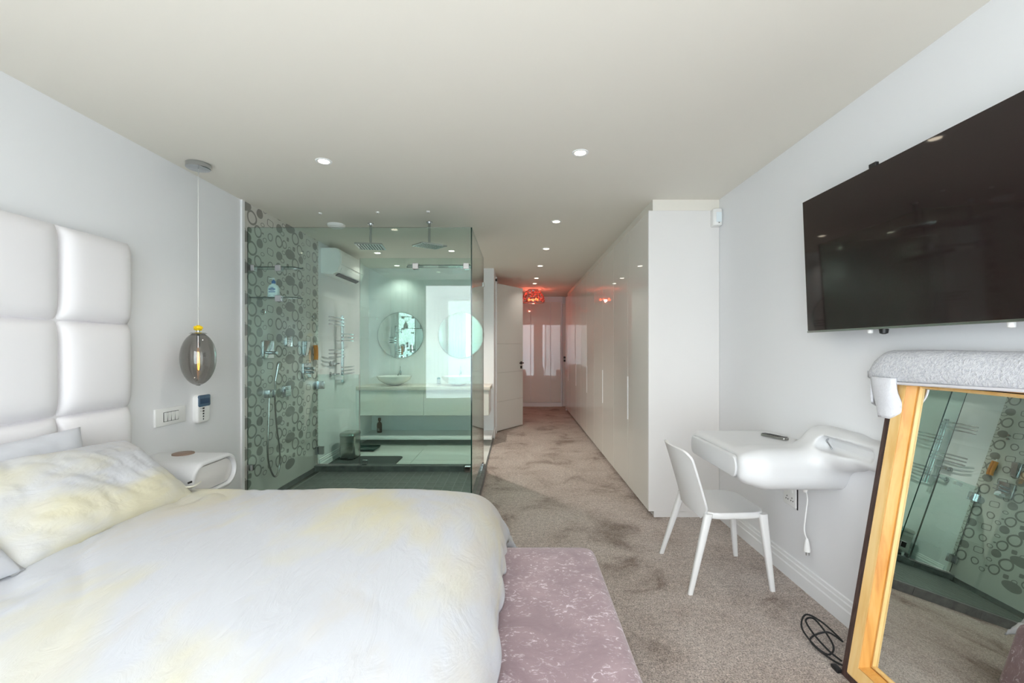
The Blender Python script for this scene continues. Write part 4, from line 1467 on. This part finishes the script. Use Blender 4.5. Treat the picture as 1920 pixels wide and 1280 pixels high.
for y in (2.03, 1.45):
    MB().lathe((1.575, y, Tz0 - 0.024), [(0.003, 0), (0.010, 0.003), (0.011, 0.02)], 14).build('cable_clip', plastic_white, tv, smooth=0.7)

pir = thing('motion_sensor', 'small white motion sensor in the corner above the wardrobe side', 'motion sensor', (1.62, 3.72, 2.40))
m = MB()
ring2 = []
for z, k in ((2.395, 0.88), (2.402, 1.0), (2.525, 1.0), (2.532, 0.9)):
    ring2.append([(1.628 + (x - 1.628) * k, 3.722 + (y - 3.722) * k, z) for x, y in ((1.595, 3.758), (1.592, 3.70), (1.612, 3.685), (1.655, 3.683), (1.668, 3.70), (1.668, 3.758))])
m.loft(ring2)
m.build('housing', plastic_white, pir, bevel=0.004)
MB().box(1.612, 3.6805, 2.42, 1.655, 3.6835, 2.50).build('lens', lotion_white, pir, bevel=0.001, seg=1)
MB().box(1.630, 3.6795, 2.412, 1.637, 3.682, 2.418).build('indicator', black, pir)

# ------------------------------------------------------------------ desk, remote, socket, cord
dk = thing('desk', 'white moulded wall desk flowing into a shelf arm on the right wall', 'desk', (1.5, 2.7, 0.69))


def desk_sdf(X, Y, Z):
    body = sd_box(X, Y, Z, (1.55, 2.69, 0.772), (0.40, 0.36, 0.082), 0.055)
    # the near end is deeper and closes in a rounded flank
    flank = sd_box(X, Y, Z, (1.62, 2.42, 0.765), (0.40, 0.115, 0.098), 0.075)
    arm = sd_box(X, Y, Z, (1.70, 2.2175, 0.905), (0.125, 0.2525, 0.066), 0.045)
    neck = sd_box(X, Y, Z, (1.72, 2.32, 0.885), (0.17, 0.17, 0.082), 0.07)
    d = smin(body, flank, 0.06)
    d = smin(d, neck, 0.13)
    d = smin(d, arm, 0.06)
    pocket = sd_box(X, Y, Z, (1.14, 2.70, 0.772), (0.05, 0.315, 0.063), 0.05)
    d = smax(d, -pocket, 0.006)
    niche = sd_box(X, Y, Z, (1.56, 2.18, 0.915), (0.045, 0.165, 0.036), 0.034)
    d = smax(d, -niche, 0.008)
    return d


V, Fq = nets(desk_sdf, (1.10, 1.90, 0.62), (1.68, 3.10, 1.02), 0.008)
V[:, 0] = np.minimum(V[:, 0], XR - 0.001)
net_mesh('body', V, Fq, acrylic, dk, 2)
m = MB()
slab(m, 'x', 1.186, -0.040, (2.698, 0.770), 0.612, 0.112, 0.046, 8, soft=0.006)
m.build('drawer_front', acrylic, dk, smooth=0.6)
m = MB()
slab(m, 'x', 1.1885, 0.002, (2.70, 0.772), 0.635, 0.13, 0.05, 8)
m.build('drawer_gap_shade', gap, dk)  # dark sheet, paints the shade in the groove round the drawer front
m = MB()
slab(m, 'x', 1.602, 0.006, (2.18, 0.915), 0.31, 0.058, 0.028, 6, soft=0.002)
m.build('niche_cover', acrylic, dk, smooth=0.6)
MB().tube(catmull([(1.583, 2.315, 0.938), (1.580, 2.325, 0.925), (1.583, 2.312, 0.912), (1.583, 2.29, 0.892)], 5), 0.004, 8).build('niche_catch', chrome, dk, smooth=4)

rm = thing('remote_control', 'slim dark remote control lying on the white desk near the wall', 'remote control', (1.56, 2.76, 0.853), local=True)
m = MB()
slab(m, 'z', 0.003, 0.014, (0, 0), 0.044, 0.17, 0.012, 4, soft=0.004)
m.build('case', steel, rm, smooth=0.6)
m = MB()
slab(m, 'z', 0.017, 0.0015, (0, 0), 0.036, 0.158, 0.010, 4)
m.build('face_plate', black, rm)
q = MB()
for i in range(6):
    for j in range(3):
        q.lathe((-0.010 + 0.010 * j, -0.03 + 0.014 * i, 0.018), [(0.0034, 0), (0.003, 0.002)], 8)
q.build('keys', gap, rm)
rm.rotation_euler = (0, 0, 0.35)

ws = thing('wall_socket', 'white double socket plate with dark edge under the desk', 'socket', (XR, 2.63, 0.48))
m = MB()
slab(m, 'x', XR, -0.010, (2.775, 0.503), 0.125, 0.125, 0.005, 3, soft=0.003)
m.build('plate', plastic_white, ws, smooth=0.5)
MB().box(XR - 0.004, 2.705, 0.434, XR - 0.0005, 2.714, 0.572).build('backing', black, ws)
for y in (2.79, 2.74):
    MB().box(XR - 0.013, y, 0.525, XR - 0.009, y + 0.025, 0.55).build('rocker', plastic_white, ws, bevel=0.001, seg=1)
q = MB()
for (y, z) in ((2.80, 0.492), (2.79, 0.475), (2.81, 0.475), (2.75, 0.492), (2.74, 0.475), (2.76, 0.475)):
    q.lathe((XR - 0.0105, y, z), [(0.004, 0.001), (0.004, -0.0005)], 8, 'x')
q.build('socket_holes', gap, ws)

pc = thing('power_cord', 'white cord with plug hanging below the desk', 'cord', (1.60, 2.55, 0.3))
cx_, cy_ = 1.62, 2.56
MB().tube(catmull([(cx_, cy_, 0.61), (cx_ + 0.012, cy_, 0.55), (cx_ - 0.005, cy_ - 0.01, 0.46), (cx_ - 0.012, cy_ - 0.01, 0.38), (cx_ + 0.0, cy_ - 0.015, 0.33)], 7), 0.0042, 8).build('cable', plastic_white, pc, smooth=4)
MB().lathe((cx_, cy_, 0.59), [(0.010, 0), (0.016, 0.02), (0.019, 0.04), (0.019, 0.095)], 14).build('connector', plastic_white, pc, smooth=0.6)
MB().lathe((cx_, cy_ - 0.015, 0.262), [(0.017, 0.0), (0.018, 0.012), (0.012, 0.05), (0.006, 0.072)], 14).build('plug', plastic_white, pc, smooth=0.6)
for dx, dy in ((-0.008, -0.006), (0.008, -0.006), (0, 0.008)):
    MB().tube([(cx_ + dx, cy_ - 0.015 + dy, 0.263), (cx_ + dx, cy_ - 0.015 + dy, 0.243)], 0.0022, 6).build('pin', steel, pc)

# ------------------------------------------------------------------ chair
ch = thing('chair', 'white moulded plastic chair tucked under the wall desk', 'chair', (1.235, 2.845, 0), local=True)
# seat: rounded trapezoid, dished on top, with an apron
outl = []
for i in range(48):
    a = 2 * PI * i / 48
    c_, s_ = math.cos(a), math.sin(a)
    q_ = (abs(c_) ** 5 + abs(s_) ** 5) ** (-1 / 5)
    x = 0.035 + 0.185 * c_ * q_
    hw_ = 0.222 - 0.012 * (x - 0.03) / 0.18
    outl.append((x, hw_ * s_ * q_))
rings = [[(0.035 + (x - 0.035) * k, y * k, z) for x, y in outl] for k, z in
         ((0.93, 0.412), (0.965, 0.410), (0.985, 0.412), (1.0, 0.420), (1.0, 0.440), (0.992, 0.446), (0.975, 0.448), (0.93, 0.4455), (0.75, 0.442), (0.4, 0.439), (0.05, 0.438))]
rings = [[(0.035 + (x - 0.035) * 0.86, y * 0.86, 0.432) for x, y in outl]] + rings
MB().loft(rings).build('seat', chair_white, ch, smooth=0.9)


def chair_leg(p0, p1, w0, w1):
    m_ = MB()
    rg_ = []
    for t_ in (0.0, 0.15, 0.4, 0.7, 0.95, 1.0):
        c = Vector(p0).lerp(Vector(p1), t_)
        w_ = w0 + (w1 - w0) * t_
        rg_.append([(c.x + u, c.y + v_, c.z) for u, v_ in rrect(0, 0, w_, w_ * 0.92, w_ * 0.3, 3)])
    m_.loft(rg_)
    return m_


for s_ in (-1, 1):
    chair_leg((0.192, 0.195 * s_, 0.437), (0.236, 0.222 * s_, 0.0), 0.050, 0.027).build('leg', chair_white, ch, smooth=0.9)
    chair_leg((-0.128, 0.208 * s_, 0.440), (-0.252, 0.258 * s_, 0.0), 0.046, 0.027).build('leg', chair_white, ch, smooth=0.9)
g = []
NA, NB = 34, 26
for i in range(NA + 1):
    row = []
    s_ = -1 + 2 * i / NA
    for j in range(NB + 1):
        t_ = j / NB
        zb = 0.395 + 0.02 * (1 - abs(s_) ** 4)
        zt = 0.80 - 0.02 * abs(s_) ** 6 - 0.02 * s_ * 0
        cor = 1.0
        tt = t_
        # rounded top corners
        ss = s_
        if tt > 0.9:
            ss = s_ * (1 - 0.10 * ((tt - 0.9) / 0.1) ** 2.5)
        if tt < 0.22:
            ss = s_ * (1 - 0.30 * ((0.22 - tt) / 0.22) ** 1.6)
        z = zb + (zt - zb) * tt
        x = -0.122 - 0.10 * tt - 0.012 * tt * tt - 0.05 * (1 - ss * ss)
        row.append((x, 0.226 * ss, z))
    g.append(row)
sheet(g, 0.013).build('backrest', chair_white, ch, smooth=1.2)

# ------------------------------------------------------------------ leaning mirror with towel
tilt = math.radians(9.7)
MD = 1.385                                    # plane: cos*x - sin*z = MD (mirror glass)


def mp(w_, h_, s_):
    """w: along the wall from the far edge towards the viewer, h: up along the frame, s: out of the glass towards the room"""
    x0 = MD / math.cos(tilt)
    return (x0 + h_ * math.sin(tilt) - s_ * math.cos(tilt), 1.945 - w_, h_ * math.cos(tilt) + s_ * math.sin(tilt))


MW, MH = 0.80, 1.392
lm = thing('leaning_mirror', 'pine framed standing mirror leaning on the right wall', 'mirror', (1.42, 1.5, 0))


def mold(prof, name, mt):
    """mitred moulding: prof = [(inset, out)]; the four sides are separate parts"""
    cs_ = [(0, 0, 1, 1), (MW, 0, -1, 1), (MW, MH, -1, -1), (0, MH, 1, -1)]
    for i in range(4):
        a, b = cs_[i], cs_[(i + 1) % 4]
        MB().loft([[mp(q[0] + q[2] * d, q[1] + q[3] * d, o) for d, o in prof] for q in (a, b)]).build(name, mt, lm, smooth=0.4)


mold([(-0.012, -0.018), (-0.012, 0.012), (0.028, 0.014), (0.028, -0.018)], 'outer_edge', umber)
mold([(0.028, -0.015), (0.028, 0.018), (0.042, 0.034), (0.094, 0.036), (0.097, -0.015)], 'frame_rail', pine)
mold([(0.097, -0.015), (0.097, 0.035), (0.104, 0.026), (0.120, 0.012), (0.120, -0.015)], 'frame_slope', pine_dark)
mold([(0.1205, -0.015), (0.1205, 0.003), (0.1235, 0.003), (0.1235, -0.015)], 'dark_fillet', black)
mold([(0.124, -0.015), (0.124, 0.009), (0.131, 0.011), (0.136, 0.002), (0.136, -0.015)], 'inner_bead', pine)
MB().add([mp(w_, h_, s_) for s_ in (-0.006, 0.0) for w_, h_ in ((0.12, 0.12), (MW - 0.12, 0.12), (MW - 0.12, MH - 0.12), (0.12, MH - 0.12))],
         [(0, 3, 2, 1), (4, 5, 6, 7), (0, 1, 5, 4), (1, 2, 6, 5), (2, 3, 7, 6), (3, 0, 4, 7)]).build('mirror_glass', mirror_m, lm)

tw = thing('towel', 'folded white terry towel draped over the top of the leaning mirror', 'towel', (1.58, 1.5, 1.3))
rings = []
NS = 46
for i in range(NS + 1):
    t_ = i / NS
    y = 2.045 - t_ * 1.10
    e = min(1.0, t_ / 0.085)
    rnd = math.sqrt(max(0.02, 1 - (1 - e) ** 2))
    ztop = 1.300 + 0.090 * rnd + 0.005 * mnoise.noise(Vector((y * 3, 0, 0)))
    zf = 1.252 + 0.030 * t_ + 0.004 * mnoise.noise(Vector((y * 5, 3, 0))) + 0.012 * (1 - e)
    xb = 1.668
    xf = 1.572 + 0.02 * (1 - e)
    ring = []
    path = [(xf - 0.004, zf), (xf - 0.016, zf + 0.008), (xf - 0.020, zf + 0.035), (xf - 0.014, zf + (ztop - zf) * 0.55), (xf - 0.002, zf + (ztop - zf) * 0.8), (xf + 0.022, ztop - 0.006), (xf + 0.048, ztop),
            (xf + 0.074, ztop - 0.006), (xb, ztop - 0.022), (xb, 1.33), (xb - 0.006, 1.32), (xb - 0.012, ztop - 0.03), (xf + 0.045, ztop - 0.014), (xf + 0.022, ztop - 0.022), (xf + 0.008, zf + 0.02)]
    for k_, (x, z) in enumerate(path):
        q_ = Vector((x * 14, y * 9, z * 14))
        ring.append((min(x + 0.004 * mnoise.noise(q_), 1.669), y, z + 0.003 * mnoise.noise(q_ + Vector((9, 0, 0)))))
    rings.append(ring)
MB().loft(rings).build('folded_body', towel_m, tw, smooth=4)
hem = []
for i in range(30):
    t_ = i / 29
    y = 2.02 - t_ * 1.06
    e = min(1.0, t_ / 0.085)
    hem.append((1.560 + 0.018 * (1 - e), y, 1.250 + 0.030 * t_ + 0.012 * (1 - e) + 0.004 * mnoise.noise(Vector((y * 5, 3, 0)))))
MB().tube(hem, 0.006, 8).build('hem', towel_hem, tw, smooth=4)


def flap(pts_top, pts_bot, bul, name):
    n = len(pts_top)
    g_ = []
    for r_ in range(13):
        t_ = r_ / 12
        row = []
        for k_ in range(n):
            a, b = Vector(pts_top[k_]), Vector(pts_bot[k_])
            q_ = a.lerp(b, t_)
            q_.x -= bul * math.sin(PI * t_ * 0.8) * (0.5 + 0.5 * math.sin(k_ * 1.3)) + 0.010 * mnoise.noise(q_ * 16) + 0.006 * math.sin(k_ * 2.1 + t_ * 3)
            row.append(tuple(q_))
        g_.append(row)
    return sheet(g_, 0.009).build(name, flap_m, tw, smooth=4)


flap([(1.58, 2.03, 1.27), (1.556, 1.985, 1.275), (1.545, 1.94, 1.275), (1.548, 1.90, 1.275), (1.553, 1.865, 1.275)],
     [(1.60, 2.035, 1.20), (1.572, 1.985, 1.14), (1.556, 1.945, 1.105), (1.556, 1.90, 1.105), (1.566, 1.852, 1.135)], 0.006, 'corner_flap')
flap([(1.655, 2.03, 1.28), (1.63, 2.042, 1.28), (1.60, 2.04, 1.28), (1.575, 2.02, 1.28)],
     [(1.655, 2.03, 1.15), (1.632, 2.052, 1.125), (1.602, 2.05, 1.15), (1.576, 2.015, 1.16)], 0.0, 'corner_flap')

# cable lying on the carpet beside the mirror
cb = thing('floor_cable', 'loops of thin black cable on the carpet beside the mirror', 'cable', (1.40, 2.1, 0))
lp = catmull([(1.44, 2.02, 0.01), (1.42, 2.08, 0.02), (1.405, 2.16, 0.045), (1.42, 2.24, 0.06), (1.48, 2.26, 0.05), (1.47, 2.12, 0.02), (1.41, 2.06, 0.012), (1.37, 2.10, 0.03), (1.375, 2.20, 0.05), (1.44, 2.27, 0.07),
              (1.50, 2.24, 0.05), (1.53, 2.14, 0.02), (1.45, 2.13, 0.07), (1.39, 2.16, 0.015), (1.40, 2.05, 0.008), (1.43, 1.99, 0.008)], 7)
MB().tube(lp, 0.0042, 8).build('cord', rubber, cb, smooth=4)
MB().box(1.375, 1.955, 0.0, 1.40, 2.0, 0.016).build('plug', black, cb, bevel=0.004)
